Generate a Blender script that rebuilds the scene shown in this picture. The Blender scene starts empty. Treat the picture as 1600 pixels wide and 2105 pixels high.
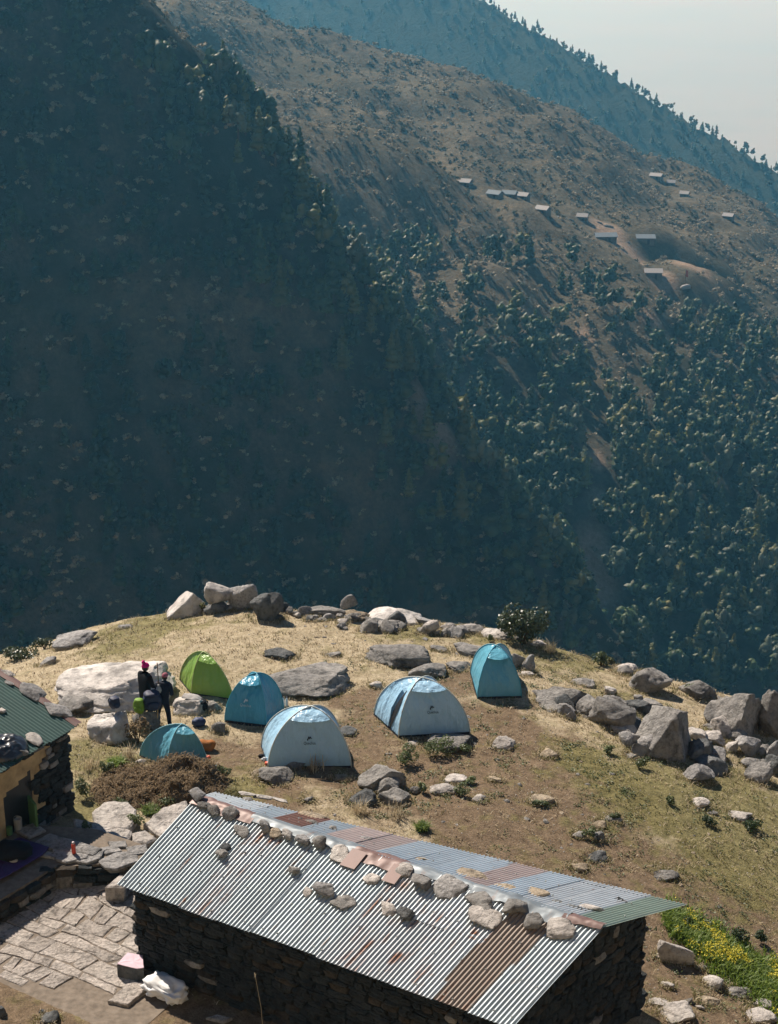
import bpy, bmesh, math, random
import numpy as np
from mathutils import Vector, Matrix

SC = bpy.context.scene
COL = SC.collection

# ------------------------------------------------------------------ camera, sky, sun, exposure
FPX, PITCH, CAMZ = 3333.0, math.radians(20), 18.2
cam = bpy.data.objects.new('camera', bpy.data.cameras.new('camera'))
cam.data.sensor_fit = 'HORIZONTAL'; cam.data.sensor_width = 24; cam.data.lens = 24 * FPX / 1600
cam.location = (0, 0, CAMZ); cam.rotation_euler = (math.pi / 2 - PITCH, 0, 0)
cam.data.clip_start = 0.5; cam.data.clip_end = 120000
COL.objects.link(cam); SC.camera = cam

SUN_EL, SUN_AZ = math.radians(46), math.radians(-36)      # azimuth from +Y towards +X
S = Vector((math.sin(SUN_AZ) * math.cos(SUN_EL), math.cos(SUN_AZ) * math.cos(SUN_EL), math.sin(SUN_EL)))
world = bpy.data.worlds.new('World'); SC.world = world; world.use_nodes = True
wn = world.node_tree.nodes; wl = world.node_tree.links
sky = wn.new('ShaderNodeTexSky'); sky.sky_type = 'NISHITA'; sky.sun_disc = False
sky.sun_elevation = SUN_EL; sky.sun_rotation = SUN_AZ; sky.altitude = 2800; sky.air_density = 1.0; sky.dust_density = 0.0; sky.ozone_density = 6.0
wn['Background'].inputs['Strength'].default_value = 0.05
wl.new(sky.outputs[0], wn['Background'].inputs['Color'])
sun = bpy.data.objects.new('sun', bpy.data.lights.new('sun', 'SUN'))
sun.data.energy = 5.0; sun.data.angle = math.radians(0.53); sun.data.color = (1.0, 0.91, 0.80)
sun.rotation_euler = S.to_track_quat('Z', 'Y').to_euler(); COL.objects.link(sun)
SC.view_settings.view_transform = 'Standard'; SC.view_settings.look = 'None'
SC.view_settings.exposure = 0.74; SC.view_settings.gamma = 1.0
SC.cycles.volume_bounces = 0; SC.cycles.max_bounces = 6; SC.cycles.transparent_max_bounces = 6

# ------------------------------------------------------------------ camera geometry helpers
cF = np.array([0, math.cos(PITCH), -math.sin(PITCH)]); cU = np.array([0, math.sin(PITCH), math.cos(PITCH)])
cR = np.array([1.0, 0, 0]); cC = np.array([0, 0, CAMZ])
def ray(px, py): return cF + cU * (1052.5 - py) / FPX + cR * (px - 800) / FPX
def at_z(px, py, z):
    d = ray(px, py); return cC + d * ((z - CAMZ) / d[2])
def at_y(px, py, y):
    d = ray(px, py); return cC + d * (y / d[1])
def project(P):
    v = np.asarray(P, float) - cC; w = v @ cF
    return 800 + FPX * (v @ cR) / w, 1052.5 - FPX * (v @ cU) / w, w
def px_per_m(P): return FPX / ((np.asarray(P) - cC) @ cF)

# ------------------------------------------------------------------ noise
def _h(ix, iy, iz, seed):
    n = (ix.astype(np.int64) * 374761393 + iy.astype(np.int64) * 668265263 + iz.astype(np.int64) * 2147483647 + seed * 974634777) & 0xffffffff
    n = ((n ^ (n >> 13)) * 1274126177) & 0xffffffff
    n = ((n ^ (n >> 16)) * 2246822519) & 0xffffffff
    return ((n ^ (n >> 15)) & 0xffff) / 65535.0
def vnoise(p, seed=0):
    p = np.atleast_2d(np.asarray(p, float))
    i = np.floor(p).astype(np.int64); f = p - i; f = f * f * (3 - 2 * f)
    r = 0
    for dx in (0, 1):
        for dy in (0, 1):
            for dz in (0, 1):
                w = (f[:, 0] if dx else 1 - f[:, 0]) * (f[:, 1] if dy else 1 - f[:, 1]) * (f[:, 2] if dz else 1 - f[:, 2])
                r = r + w * _h(i[:, 0] + dx, i[:, 1] + dy, i[:, 2] + dz, seed)
    return r * 2 - 1
def fbm(p, octv=4, seed=0, gain=0.5):
    p = np.atleast_2d(np.asarray(p, float)); a = 1; r = 0; s = 0
    for o in range(octv):
        r = r + a * vnoise(p, seed + o * 17); s += a; a *= gain; p = p * 2.03 + 3.1
    return r / s
def fbm2(x, y, sc, octv=4, seed=0, gain=0.5):
    x = np.asarray(x, float); sh = x.shape
    p = np.stack([x.ravel() / sc, np.broadcast_to(np.asarray(y, float), sh).ravel() / sc, np.zeros(x.size) + .37], 1)
    return fbm(p, octv, seed, gain).reshape(sh)
def sstep(a, b, x):
    t = np.clip((x - a) / (b - a), 0, 1); return t * t * (3 - 2 * t)

# ------------------------------------------------------------------ materials
MATS = {}
class NT:
    def __init__(s, name):
        s.m = bpy.data.materials.new(name); s.m.use_nodes = True; s.t = s.m.node_tree
        s.b = s.t.nodes['Principled BSDF']; s.out = s.t.nodes['Material Output']; MATS[name] = s.m
    def n(s, typ, **kw):
        nd = s.t.nodes.new(typ)
        for k, v in kw.items():
            if k in nd.inputs: nd.inputs[k].default_value = v
            else: setattr(nd, k, v)
        return nd
    def l(s, a, b): s.t.links.new(a, b)
    def coord(s, kind='Object'):
        if not hasattr(s, 'tc'): s.tc = s.n('ShaderNodeTexCoord')
        return s.tc.outputs[kind]
    def pos(s): return s.n('ShaderNodeNewGeometry').outputs['Position']
    def noise(s, vec, scale, detail=4, rough=.55, stretch=None):
        if stretch:
            mp = s.n('ShaderNodeMapping'); mp.inputs['Scale'].default_value = stretch; s.l(vec, mp.inputs[0]); vec = mp.outputs[0]
        nd = s.n('ShaderNodeTexNoise', Scale=scale, Detail=detail, Roughness=rough); s.l(vec, nd.inputs['Vector']); return nd.outputs['Fac']
    def ramp(s, fac, stops):
        r = s.n('ShaderNodeValToRGB'); e = r.color_ramp.elements
        while len(e) < len(stops): e.new(.5)
        for el, (p, c) in zip(e, stops):
            el.position = p; el.color = (*c, 1) if not isinstance(c, float) else (c, c, c, 1)
        s.l(fac, r.inputs[0]); return r.outputs[0]
    def mix(s, fac, a, b, blend='MIX'):
        m = s.n('ShaderNodeMix', data_type='RGBA', blend_type=blend)
        if isinstance(fac, float): m.inputs[0].default_value = fac
        else: s.l(fac, m.inputs[0])
        for sock, v in ((m.inputs[6], a), (m.inputs[7], b)):
            if isinstance(v, tuple): sock.default_value = (*v, 1)
            else: s.l(v, sock)
        return m.outputs[2]
    def bump(s, h, strength=.5, dist=.02):
        b = s.n('ShaderNodeBump', Strength=strength, Distance=dist); s.l(h, b.inputs['Height']); s.l(b.outputs[0], s.b.inputs['Normal'])
    def base(s, c, rough=.8, spec=.3):
        if isinstance(c, tuple): s.b.inputs['Base Color'].default_value = (*c, 1)
        else: s.l(c, s.b.inputs['Base Color'])
        s.b.inputs['Roughness'].default_value = rough; s.b.inputs['Specular IOR Level'].default_value = spec
        return s.m

def m_rock(name, c1, c2, c3, sc=1.0, lichen=.3):
    t = NT(name); p = t.pos()
    n1 = t.noise(p, 1.3 * sc, 5, .6); n2 = t.noise(p, 9 * sc, 6, .65); n3 = t.noise(p, 3.2 * sc, 3, .5)
    col = t.ramp(n1, [(.3, c2), (.5, c1), (.72, c3)])
    st = t.ramp(t.noise(p, 2.1 * sc, 6, .7, (1, 1, .35)), [(.34, .42), (.47, .95), (.7, 1.1)])
    col = t.mix(1.0, col, st, 'MULTIPLY')
    sp = t.ramp(n2, [(.32, .5), (.5, 1.0), (.7, 1.18)])
    col = t.mix(1.0, col, sp, 'MULTIPLY')
    lm = t.ramp(n3, [(.58, 0.0), (.66, lichen)])
    col = t.mix(lm, col, (c2[0] * .45, c2[1] * .47, c2[2] * .45))
    rnd = t.n('ShaderNodeObjectInfo').outputs['Random']
    col = t.mix(1.0, col, t.ramp(rnd, [(0, .8), (1, 1.1)]), 'MULTIPLY')
    t.bump(t.noise(p, 5 * sc, 9, .72), 1.0, .13)
    return t.base(col, .85, .25)
m_rock('rock_pale', (.52, .475, .43), (.39, .355, .32), (.58, .54, .49), 1.0, .15)
m_rock('rock_smooth', (.56, .52, .475), (.50, .46, .42), (.60, .56, .52), .45, .0)
m_rock('rock_grey', (.27, .255, .235), (.175, .168, .158), (.34, .32, .29))
m_rock('rock_dark', (.13, .135, .135), (.08, .085, .085), (.2, .2, .19))
m_rock('rock_slate', (.36, .345, .33), (.25, .245, .24), (.43, .41, .385), 1.6)
m_rock('rock_tan', (.42, .34, .24), (.33, .26, .18), (.48, .4, .3), 1.4)
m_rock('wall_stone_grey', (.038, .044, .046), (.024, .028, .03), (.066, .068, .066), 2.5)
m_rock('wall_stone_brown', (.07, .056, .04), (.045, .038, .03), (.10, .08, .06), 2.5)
m_rock('flagstone', (.52, .46, .405), (.42, .37, .32), (.58, .525, .465), 1.8, .2)

def m_plain(name, c, rough=.8, spec=.3, var=.15, sc=6., bump=.3, dist=.01):
    t = NT(name); p = t.coord('Object'); n = t.noise(p, sc, 5, .6)
    col = t.ramp(n, [(.3, tuple(v * (1 - var) for v in c)), (.7, tuple(min(1, v * (1 + var)) for v in c))])
    t.bump(t.noise(p, sc * 2.5, 5, .6), bump, dist)
    return t.base(col, rough, spec)
def m_leaf(name, c1, c2, rough=.55, transl=.35, spec=.35):
    t = NT(name); g = t.n('ShaderNodeNewGeometry').outputs['Random Per Island']
    o = t.n('ShaderNodeObjectInfo').outputs['Random']
    col = t.ramp(g, [(0, c1), (1, c2)])
    col = t.mix(1.0, col, t.ramp(o, [(0, .75), (1, 1.2)]), 'MULTIPLY')
    t.base(col, rough, spec)
    tr = t.n('ShaderNodeBsdfTranslucent'); t.l(col, tr.inputs[0])
    mx = t.n('ShaderNodeMixShader'); mx.inputs[0].default_value = transl
    t.l(t.b.outputs[0], mx.inputs[1]); t.l(tr.outputs[0], mx.inputs[2]); t.l(mx.outputs[0], t.out.inputs['Surface'])
    return t.m
m_leaf('leaf_conifer', (.022, .042, .016), (.055, .085, .025))
m_leaf('leaf_yellowgreen', (.07, .085, .02), (.13, .125, .035))
m_leaf('leaf_dark', (.016, .032, .016), (.035, .055, .022))
m_leaf('leaf_pale', (.06, .085, .05), (.13, .15, .095))
m_leaf('leaf_scrub', (.15, .125, .085), (.34, .29, .20), .75, .2, .15)
m_leaf('leaf_scrub_green', (.045, .052, .026), (.09, .085, .045), .7, .2, .15)
m_leaf('leaf_rhododendron', (.03, .05, .018), (.075, .095, .04), .4, .25, .5)
m_leaf('leaf_fresh', (.08, .14, .015), (.22, .29, .05), .55, .4)
m_leaf('leaf_herb', (.055, .08, .025), (.19, .22, .10), .5, .35)
m_leaf('petal_yellow', (.42, .38, .02), (.68, .56, .05), .6, .4)
m_leaf('straw', (.34, .27, .17), (.64, .54, .37), .7, .3, .2)
m_leaf('straw_brown', (.09, .062, .036), (.24, .175, .10), .8, .2, .15)
m_leaf('grass_dry_green', (.10, .105, .035), (.24, .21, .09), .7, .3, .2)
m_plain('bark', (.07, .05, .035))
m_plain('plaster_ochre', (.40, .29, .15), .95, .1, .35, 3.0, .6, .03)
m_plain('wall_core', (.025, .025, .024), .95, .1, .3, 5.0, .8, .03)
m_plain('timber', (.13, .09, .055), .8, .2)
m_plain('wood_pale', (.42, .29, .14), .7, .3)
m_plain('black_cloth', (.012, .012, .015), .85, .15, .2, 12)
m_plain('jacket_black', (.010, .010, .012), .8, .2, .2, 12)
m_plain('jacket_navy', (.012, .015, .028), .8, .2, .2, 12)
m_plain('trousers_dark', (.012, .012, .014), .85, .15, .2, 12)
m_plain('pack_navy', (.015, .02, .05), .6, .4, .2, 10)
m_plain('pack_blue', (.02, .035, .09), .6, .4, .2, 10)
m_plain('pack_green', (.15, .27, .025), .6, .35, .15, 10)
m_plain('knit_magenta', (.5, .02, .17), .9, .1, .2, 40, .6)
m_plain('knit_pink', (.33, .12, .15), .9, .1, .25, 40, .6)
m_plain('skin', (.36, .2, .13), .6, .4, .08)
m_plain('hair', (.012, .009, .007), .5, .4)
m_plain('bundle_brown', (.28, .11, .035), .85, .15)
m_plain('orange_red', (.5, .07, .025), .5, .4)
m_plain('bottle_red', (.55, .06, .03), .4, .5, .08)
m_plain('cap_pale', (.6, .5, .5), .4, .5)
m_plain('mat_purple', (.06, .035, .11), .85, .15)
m_plain('pink_paint', (.55, .42, .47), .8, .2, .1)
m_plain('sack_white', (.68, .68, .67), .5, .4, .06, 5)
m_plain('tarp_black', (.02, .02, .022), .3, .6, .2, 5)
m_plain('tin', (.3, .3, .28), .45, .5)
m_plain('tin_green', (.08, .17, .06), .5, .4)
m_plain('cloth_grey', (.36, .34, .32), .85, .15)
m_plain('plastic_clear', (.6, .63, .65), .25, .5)
m_plain('house_wall', (.14, .12, .1), .9, .1)
m_plain('house_roof_slate', (.27, .26, .25), .8, .3)
m_plain('house_roof_blue', (.14, .17, .19), .8, .3)
m_plain('flag_red', (.4, .08, .05), .8, .2)
m_plain('opening_dark', (.015, .015, .017), .5, .4)  # near-black, stands for the unlit inside of doorway and tent opening
m_plain('print_black', (.015, .02, .03), .7, .2)
m_plain('print_white', (.42, .52, .58), .7, .2)

def m_fabric(name, c, transl=.22, rough=.45):
    t = NT(name); p = t.coord('Object')
    n = t.noise(p, 2.5, 3, .5); col = t.ramp(n, [(.3, tuple(v * .93 for v in c)), (.7, c)])
    t.base(col, rough, .4)
    t.bump(t.noise(p, 5.5, 3, .5, (1, 1, .45)), .8, .09)
    tr = t.n('ShaderNodeBsdfTranslucent'); t.l(col, tr.inputs[0])
    mx = t.n('ShaderNodeMixShader'); mx.inputs[0].default_value = transl
    t.l(t.b.outputs[0], mx.inputs[1]); t.l(tr.outputs[0], mx.inputs[2]); t.l(mx.outputs[0], t.out.inputs['Surface'])
m_fabric('fly_white', (.34, .55, .71), .05, .30)
m_fabric('fly_blue', (.065, .31, .45), .09, .33)
m_fabric('fly_midblue', (.12, .37, .48), .09, .33)
m_fabric('fly_paleblue', (.22, .48, .56), .16)
m_fabric('fly_lime', (.40, .50, .16), .2)
m_fabric('fly_lightblue', (.07, .34, .46), .16)
m_fabric('fly_green', (.22, .38, .07), .1, .36)
m_fabric('fly_trim_pale', (.62, .66, .62), .15)
m_fabric('fly_trim_green', (.42, .5, .2), .2)
m_fabric('groundsheet', (.012, .016, .03), .0)

def m_sheet(name, c, rust=.0, tint=None, metal=.35):
    """corrugated iron: UV in metres, v up the slope"""
    t = NT(name); uv = t.coord('UV')
    nv = t.noise(uv, 1.0, 5, .6, (9, .7, 1)); nb = t.noise(uv, 2.2, 5, .65); nf = t.noise(uv, 25, 3, .6)
    col = t.ramp(nb, [(.3, tuple(v * .82 for v in c)), (.7, c)])
    o = t.n('ShaderNodeObjectInfo').outputs['Random']
    col = t.mix(1.0, col, t.ramp(o, [(0, .85), (1, 1.08)]), 'MULTIPLY')
    if rust > 0:
        m1 = t.ramp(nv, [(.64 - .22 * rust, 0.0), (.72 - .16 * rust, 1.0)])
        m2 = t.ramp(nb, [(.46, 0.0), (.62, 1.0)])
        m = t.mix(1.0, m1, m2, 'MULTIPLY')
        rc = t.ramp(nf, [(.3, (.10, .04, .02)), (.7, (.26, .12, .06))])
        col = t.mix(m, col, rc)
    t.base(col, .5, .4); t.b.inputs['Metallic'].default_value = metal
    t.bump(nf, .15, .004)
m_sheet('iron_galvanised', (.44, .50, .52), .3, metal=.4)
m_sheet('iron_streaked', (.42, .46, .48), .75, metal=.4)
m_sheet('iron_brown', (.27, .22, .18), .5, metal=.1)
m_sheet('iron_pinkrust', (.55, .45, .41), .3, metal=.15)
m_sheet('iron_darkrust', (.27, .13, .09), .6, metal=.05)
m_sheet('iron_blue', (.50, .56, .60), .12, metal=.3)
m_sheet('iron_pale', (.66, .69, .70), .05, metal=.3)
m_sheet('iron_greenish', (.36, .43, .34), .1)
m_sheet('iron_darkgreen', (.035, .082, .072), .05, metal=.1)
m_sheet('cap_red', (.17, .10, .085), .2, metal=.1)
m_sheet('cap_white', (.19, .22, .24), .35, metal=.2)

# ------------------------------------------------------------------ object helpers
def link(o, parent=None):
    COL.objects.link(o)
    if parent is not None: o.parent = parent
    return o
def mesh_data(name, V, Fc, mat, smooth=False, uv=None):
    me = bpy.data.meshes.new(name)
    V = np.asarray(V, float)
    if isinstance(Fc, np.ndarray):
        k = Fc.shape[1]; n = len(Fc)
        me.vertices.add(len(V)); me.vertices.foreach_set('co', V.ravel())
        me.loops.add(n * k); me.loops.foreach_set('vertex_index', Fc.astype(np.int32).ravel())
        me.polygons.add(n); me.polygons.foreach_set('loop_start', np.arange(0, n * k, k, dtype=np.int32))
        me.update(calc_edges=True); me.validate()
    else:
        me.from_pydata(V.tolist(), [], [tuple(int(i) for i in f) for f in Fc])
    mats = mat if isinstance(mat, (list, tuple)) else [mat]
    for m in mats: me.materials.append(MATS[m])
    if smooth: me.polygons.foreach_set('use_smooth', [True] * len(me.polygons))
    if uv is not None:
        ul = me.uv_layers.new(name='UVMap'); li = np.zeros(len(me.loops), np.int32); me.loops.foreach_get('vertex_index', li)
        ul.data.foreach_set('uv', np.asarray(uv, float)[li].ravel())
    me.update(); return me
def obj(name, V, Fc, mat, parent=None, smooth=False, uv=None, origin=None):
    V = np.asarray(V, float)
    if origin is not None: V = V - np.asarray(origin, float)
    o = bpy.data.objects.new(name, mesh_data(name, V, Fc, mat, smooth, uv))
    if origin is not None: o.location = Vector(origin)
    return link(o, parent)
def obj_rel(name, V, Fc, mat, parent, smooth=False, uv=None):
    """V in world space, parent an unrotated Empty"""
    return obj(name, np.asarray(V, float) - np.asarray(parent.location), Fc, mat, parent, smooth, uv)
def tag(o, label=None, cat=None, group=None, kind=None):
    if label: o['label'] = label
    if cat: o['category'] = cat
    if group: o['group'] = group
    if kind: o['kind'] = kind
    return o
def empty(name, loc, label=None, cat=None, group=None):
    o = bpy.data.objects.new(name, None); o.location = Vector([float(v) for v in loc]); o.empty_display_size = .2
    return tag(link(o), label, cat, group)
def grid_faces(nu, nv):
    a = np.arange(nu * nv).reshape(nv, nu)
    return np.stack([a[:-1, :-1].ravel(), a[:-1, 1:].ravel(), a[1:, 1:].ravel(), a[1:, :-1].ravel()], 1)
def tube(pts, r, seg=8, cap=True):
    """pts list of points, r scalar or list"""
    pts = [Vector(p) for p in pts]; n = len(pts)
    rs = r if isinstance(r, (list, tuple)) else [r] * n
    V = []; Fc = []; up = Vector((.13, .21, 1)).normalized()
    for i, p in enumerate(pts):
        d = (pts[min(i + 1, n - 1)] - pts[max(i - 1, 0)]).normalized()
        a = d.cross(up)
        if a.length < .1: a = d.cross(Vector((1, 0, 0)))
        a.normalize(); b = d.cross(a)
        for k in range(seg):
            t = 2 * math.pi * k / seg; V.append(p + (a * math.cos(t) + b * math.sin(t)) * rs[i])
    for i in range(n - 1):
        for k in range(seg):
            Fc.append((i * seg + k, i * seg + (k + 1) % seg, (i + 1) * seg + (k + 1) % seg, (i + 1) * seg + k))
    if cap: Fc.append(tuple(range(seg))[::-1]); Fc.append(tuple(range((n - 1) * seg, n * seg)))
    return [tuple(v) for v in V], Fc
def join(parts):
    V = []; Fc = []
    for v, f in parts:
        k = len(V); V += [tuple(x) for x in v]; Fc += [tuple(i + k for i in q) for q in f]
    return V, Fc
_ICO = {}
def ico(sub):
    if sub not in _ICO:
        bm = bmesh.new(); bmesh.ops.create_icosphere(bm, subdivisions=sub, radius=1)
        _ICO[sub] = (np.array([v.co[:] for v in bm.verts]), np.array([[v.index for v in f.verts] for f in bm.faces])); bm.free()
    return _ICO[sub]

def rock_shape(seed, sub=3, block=2.0, cuts=5, rough=.12, strata=0.0, planes=()):
    """unit rock, roughly inside [-1,1]^3"""
    rng = np.random.RandomState(seed); v, f = ico(sub); v = v.copy()
    if block > 2:
        n = (np.abs(v) ** block).sum(1) ** (1 / block); v = v / n[:, None]
    for k in range(int(cuts * 1.8) + 2):
        d = rng.normal(size=3); d /= np.linalg.norm(d)
        if k % 3 == 0: d[2] = abs(d[2])
        o = rng.uniform(.46, .86); s = v @ d - o; m = s > 0
        v[m] -= np.outer(s[m] * .96, d)
    for (a_, b_, c_, o) in planes:
        d = np.array([a_, b_, c_], float); d /= np.linalg.norm(d); s = v @ d - o; m = s > 0; v[m] -= np.outer(s[m], d)
    off = rng.uniform(0, 50, 3)
    v += v * (fbm(v * 1.1 + off, 3, seed)[:, None] * rough * 1.3)
    if sub >= 3:
        v += v * (fbm(v * 4 + off, 3, seed + 5)[:, None] * rough * .45)
        r = 1 - np.abs(fbm(v * 1.7 + off, 3, seed + 9)); v -= v * ((np.clip(r - .87, 0, 1) * (rough + .05) * 6)[:, None]); v += v * (fbm(v * 11 + off, 2, seed + 3)[:, None] * .022)
    if strata > 0:
        v[:, :2] *= (1 + strata * vnoise(np.stack([v[:, 2] * 6, v[:, 2] * 0, v[:, 2] * 0 + seed], 1), seed))[:, None]
    return v, f
def compact(V, F):
    u, inv = np.unique(np.asarray(F).ravel(), return_inverse=True); return np.asarray(V)[u], inv.reshape(np.asarray(F).shape)
def rot3(rx, ry, rz): return np.array(Matrix.Rotation(rz, 3, 'Z') @ Matrix.Rotation(ry, 3, 'Y') @ Matrix.Rotation(rx, 3, 'X'))

# ================================================================== THE SETTING: meadow
CREST = [(-60, 1362, 44), (0, 1348, 43.5), (100, 1322, 43.5), (200, 1292, 43.5), (340, 1266, 43.3), (500, 1247, 43), (650, 1262, 42.6), (780, 1272, 42.3),
         (900, 1282, 42), (1040, 1302, 41.5), (1130, 1326, 41), (1250, 1362, 40.3), (1400, 1402, 39.5), (1520, 1436, 39), (1600, 1466, 38.6), (1680, 1500, 38)]
CP = [at_y(*c) for c in CREST]
CTRL = [at_z(*c) for c in [(300, 1500, 0), (450, 1560, .05), (600, 1480, 0), (870, 1500, 0), (1020, 1430, -.12), (640, 1400, -.06), (420, 1440, 0), (250, 1390, -.15),
    (700, 1640, .12), (1000, 1650, 0), (1300, 1700, -.45), (1600, 1700, -1.25), (1600, 1900, -1.25), (1450, 1600, -.85), (1250, 1500, -.4), (1500, 1470, -1.25),
    (290, 1992, .28), (100, 1950, .28), (100, 2100, .3), (400, 2105, .25), (1400, 2000, -.62), (1500, 2100, -.75), (200, 1690, .35), (280, 1600, .2), (60, 1500, .1),
    (0, 1400, -.75), (-100, 1700, .5), (-100, 2000, .35), (1700, 2000, -1.5)]]
PTS = np.array(CP + CTRL)
def _tps(r2): return np.where(r2 > 1e-9, .5 * r2 * np.log(np.maximum(r2, 1e-9)), 0)
_n = len(PTS); _K = _tps(((PTS[:, None, :2] - PTS[None, :, :2]) ** 2).sum(2)) + np.eye(_n) * .6
_A = np.zeros((_n + 3, _n + 3)); _A[:_n, :_n] = _K; _A[:_n, _n] = 1; _A[:_n, _n + 1:] = PTS[:, :2]; _A[_n, :_n] = 1; _A[_n + 1:, :_n] = PTS[:, :2].T
_W = np.linalg.solve(_A, np.concatenate([PTS[:, 2], [0, 0, 0]]))
_cx = np.array([p[0] for p in CP]); _cy = np.array([p[1] for p in CP])
def ground(x, y, micro=True):
    x = np.asarray(x, float); y = np.asarray(y, float); sh = np.broadcast(x, y).shape
    x = np.broadcast_to(x, sh).ravel(); y = np.broadcast_to(y, sh).ravel()
    ye = np.interp(x, _cx, _cy) + fbm2(x, x * 0, 3.0, 3, 5) * .5
    xc = np.clip(x, -13, 12); yc = np.clip(np.minimum(y, ye), 19, 46)
    z = np.zeros(x.size)
    for i in range(0, x.size, 20000):
        s = slice(i, i + 20000)
        r2 = (xc[s, None] - PTS[None, :, 0]) ** 2 + (yc[s, None] - PTS[None, :, 1]) ** 2
        z[s] = _tps(r2) @ _W[:_n] + _W[_n] + xc[s] * _W[_n + 1] + yc[s] * _W[_n + 2]
    if micro:
        fl = sstep(24.5, 29, y + np.abs(x + 3) * .0)
        z += (fbm2(x, y, 2.3, 3, 3) * .10 + fbm2(x, y, .55, 3, 8) * .045) * (.35 + .65 * fl)
    yu = (x + 4.65) * .8633 - (y - 25.0) * .5047; yv = (x + 4.65) * .5047 + (y - 25.0) * .8633
    ym = sstep(-4.6, -4.2, yu) * sstep(.9, .6, yu) * sstep(-1.75, -1.45, yv) * sstep(2.6, 2.3, yv); z = z * (1 - ym) + .235 * ym
    d = np.maximum(y - ye, 0); z -= 1.7 * d * d / (d + 1.6)
    z -= .45 * np.maximum(np.abs(x) - 14, 0)
    up = np.maximum(19 - y, 0); z += 16.2 * (up / 19) ** 1.6 * (y > -40)
    return z.reshape(sh)
def gz(x, y):
    i = min(max(int(np.searchsorted(xs, x)), 1), len(xs) - 1); j = min(max(int(np.searchsorted(ys, y)), 1), len(ys) - 1)
    a = (x - xs[i - 1]) / (xs[i] - xs[i - 1]); b = (y - ys[j - 1]) / (ys[j] - ys[j - 1])
    return float((GZ[j - 1, i - 1] * (1 - a) + GZ[j - 1, i] * a) * (1 - b) + (GZ[j, i - 1] * (1 - a) + GZ[j, i] * a) * b)
def on_ground(px, py):
    z = 0.0
    for _ in range(22):
        P = at_z(px, py, z); z += .6 * (gz(P[0], P[1]) - z)
    return at_z(px, py, z)

xs = np.unique(np.concatenate([np.linspace(-220, -14, 40), np.arange(-14, 14, .11), np.linspace(14, 220, 40)]))
ys = np.unique(np.concatenate([np.linspace(-12, 18, 24), np.arange(18, 47, .11), 47 + np.linspace(0, 1, 26)[1:] ** 1.6 * 110]))
GX, GY = np.meshgrid(xs, ys); GZ = ground(GX, GY)
meadow = obj('meadow', np.stack([GX.ravel(), GY.ravel(), GZ.ravel()], 1), grid_faces(len(xs), len(ys)), [], smooth=True)
tag(meadow, 'dry grassy meadow with bare trodden soil on a hilltop', kind='structure')
# soil / green masks as real ground cover, painted per vertex in world space
def blob(px, py, r, sq=1.0):
    P = on_ground(px, py); return np.exp(-(((GX - P[0]) / r) ** 2 + ((GY - P[1]) / (r * sq)) ** 2))
soil = np.zeros_like(GX)
for b in [(700, 1560, 1.6), (900, 1600, 2.2), (1000, 1500, 1.6), (1080, 1620, 2.0), (1150, 1750, 2.4), (1000, 1720, 1.6), (620, 1530, 1.2), (460, 1560, 1.0), (1300, 1820, 2.2),
          (1450, 1900, 2.6), (1550, 1980, 2.0), (1420, 2040, 1.8), (930, 1400, 1.0), (800, 1500, 1.2), (330, 2090, 3.0), (60, 2100, 2.0), (560, 1640, .9), (740, 1440, .8), (1250, 1640, 1.5), (1150, 1560, 1.2)]:
    soil = np.maximum(soil, blob(*b))
green = np.zeros_like(GX)
for b in [(1350, 1620, 1.8), (1500, 1650, 1.8), (1550, 1760, 2), (1450, 1700, 1.6), (1200, 1560, .8), (200, 1560, 1.0), (170, 1640, .9), (300, 1290, 1.4), (250, 1330, .9), (480, 1620, .8), (1150, 1350, 1.2), (1000, 1300, .9), (850, 1300, .8), (1300, 1450, .8)]:
    green = np.maximum(green, blob(*b))
ca = meadow.data.color_attributes.new('cover', 'FLOAT_COLOR', 'POINT')
ca.data.foreach_set('color', np.stack([soil.ravel(), green.ravel(), soil.ravel() * 0, soil.ravel() * 0 + 1], 1).ravel())
t = NT('meadow_ground'); p = t.pos()
at_ = t.n('ShaderNodeAttribute', attribute_name='cover'); sep = t.n('ShaderNodeSeparateColor'); t.l(at_.outputs['Color'], sep.inputs[0])
n1 = t.noise(p, .9, 6, .65); n2 = t.noise(p, 6, 6, .7); n3 = t.noise(p, 30, 4, .7); n4 = t.noise(p, 2.4, 5, .6)
straw = t.ramp(n2, [(.28, (.23, .18, .11)), (.5, (.39, .32, .21)), (.72, (.52, .44, .31))])
soilc = t.ramp(n2, [(.28, (.085, .06, .038)), (.5, (.175, .126, .08)), (.75, (.26, .19, .125))])
greenc = t.ramp(n2, [(.3, (.075, .072, .026)), (.7, (.25, .22, .09))])
def addf(a, b, k, off):
    m = t.n('ShaderNodeMath', operation='MULTIPLY_ADD'); t.l(a, m.inputs[0]); m.inputs[1].default_value = k; m.inputs[2].default_value = off
    s_ = t.n('ShaderNodeMath', operation='ADD'); t.l(m.outputs[0], s_.inputs[0]); t.l(b, s_.inputs[1]); return s_.outputs[0]
sm = t.ramp(addf(n1, sep.outputs[0], 1.5, -.75), [(.18, 0.0), (.5, 1.0)])
gm = t.ramp(addf(n4, sep.outputs[1], 2.0, -.92), [(.12, 0.0), (.6, .85)])
col = t.mix(sm, straw, soilc); col = t.mix(gm, col, greenc)
col = t.mix(1.0, col, t.ramp(n3, [(.25, .45), (.5, 1.0), (.75, 1.4)]), 'MULTIPLY')
t.bump(t.noise(p, 22, 7, .75), 1.0, .05)
t.base(col, .95, .1); meadow.data.materials.append(MATS['meadow_ground'])

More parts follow.
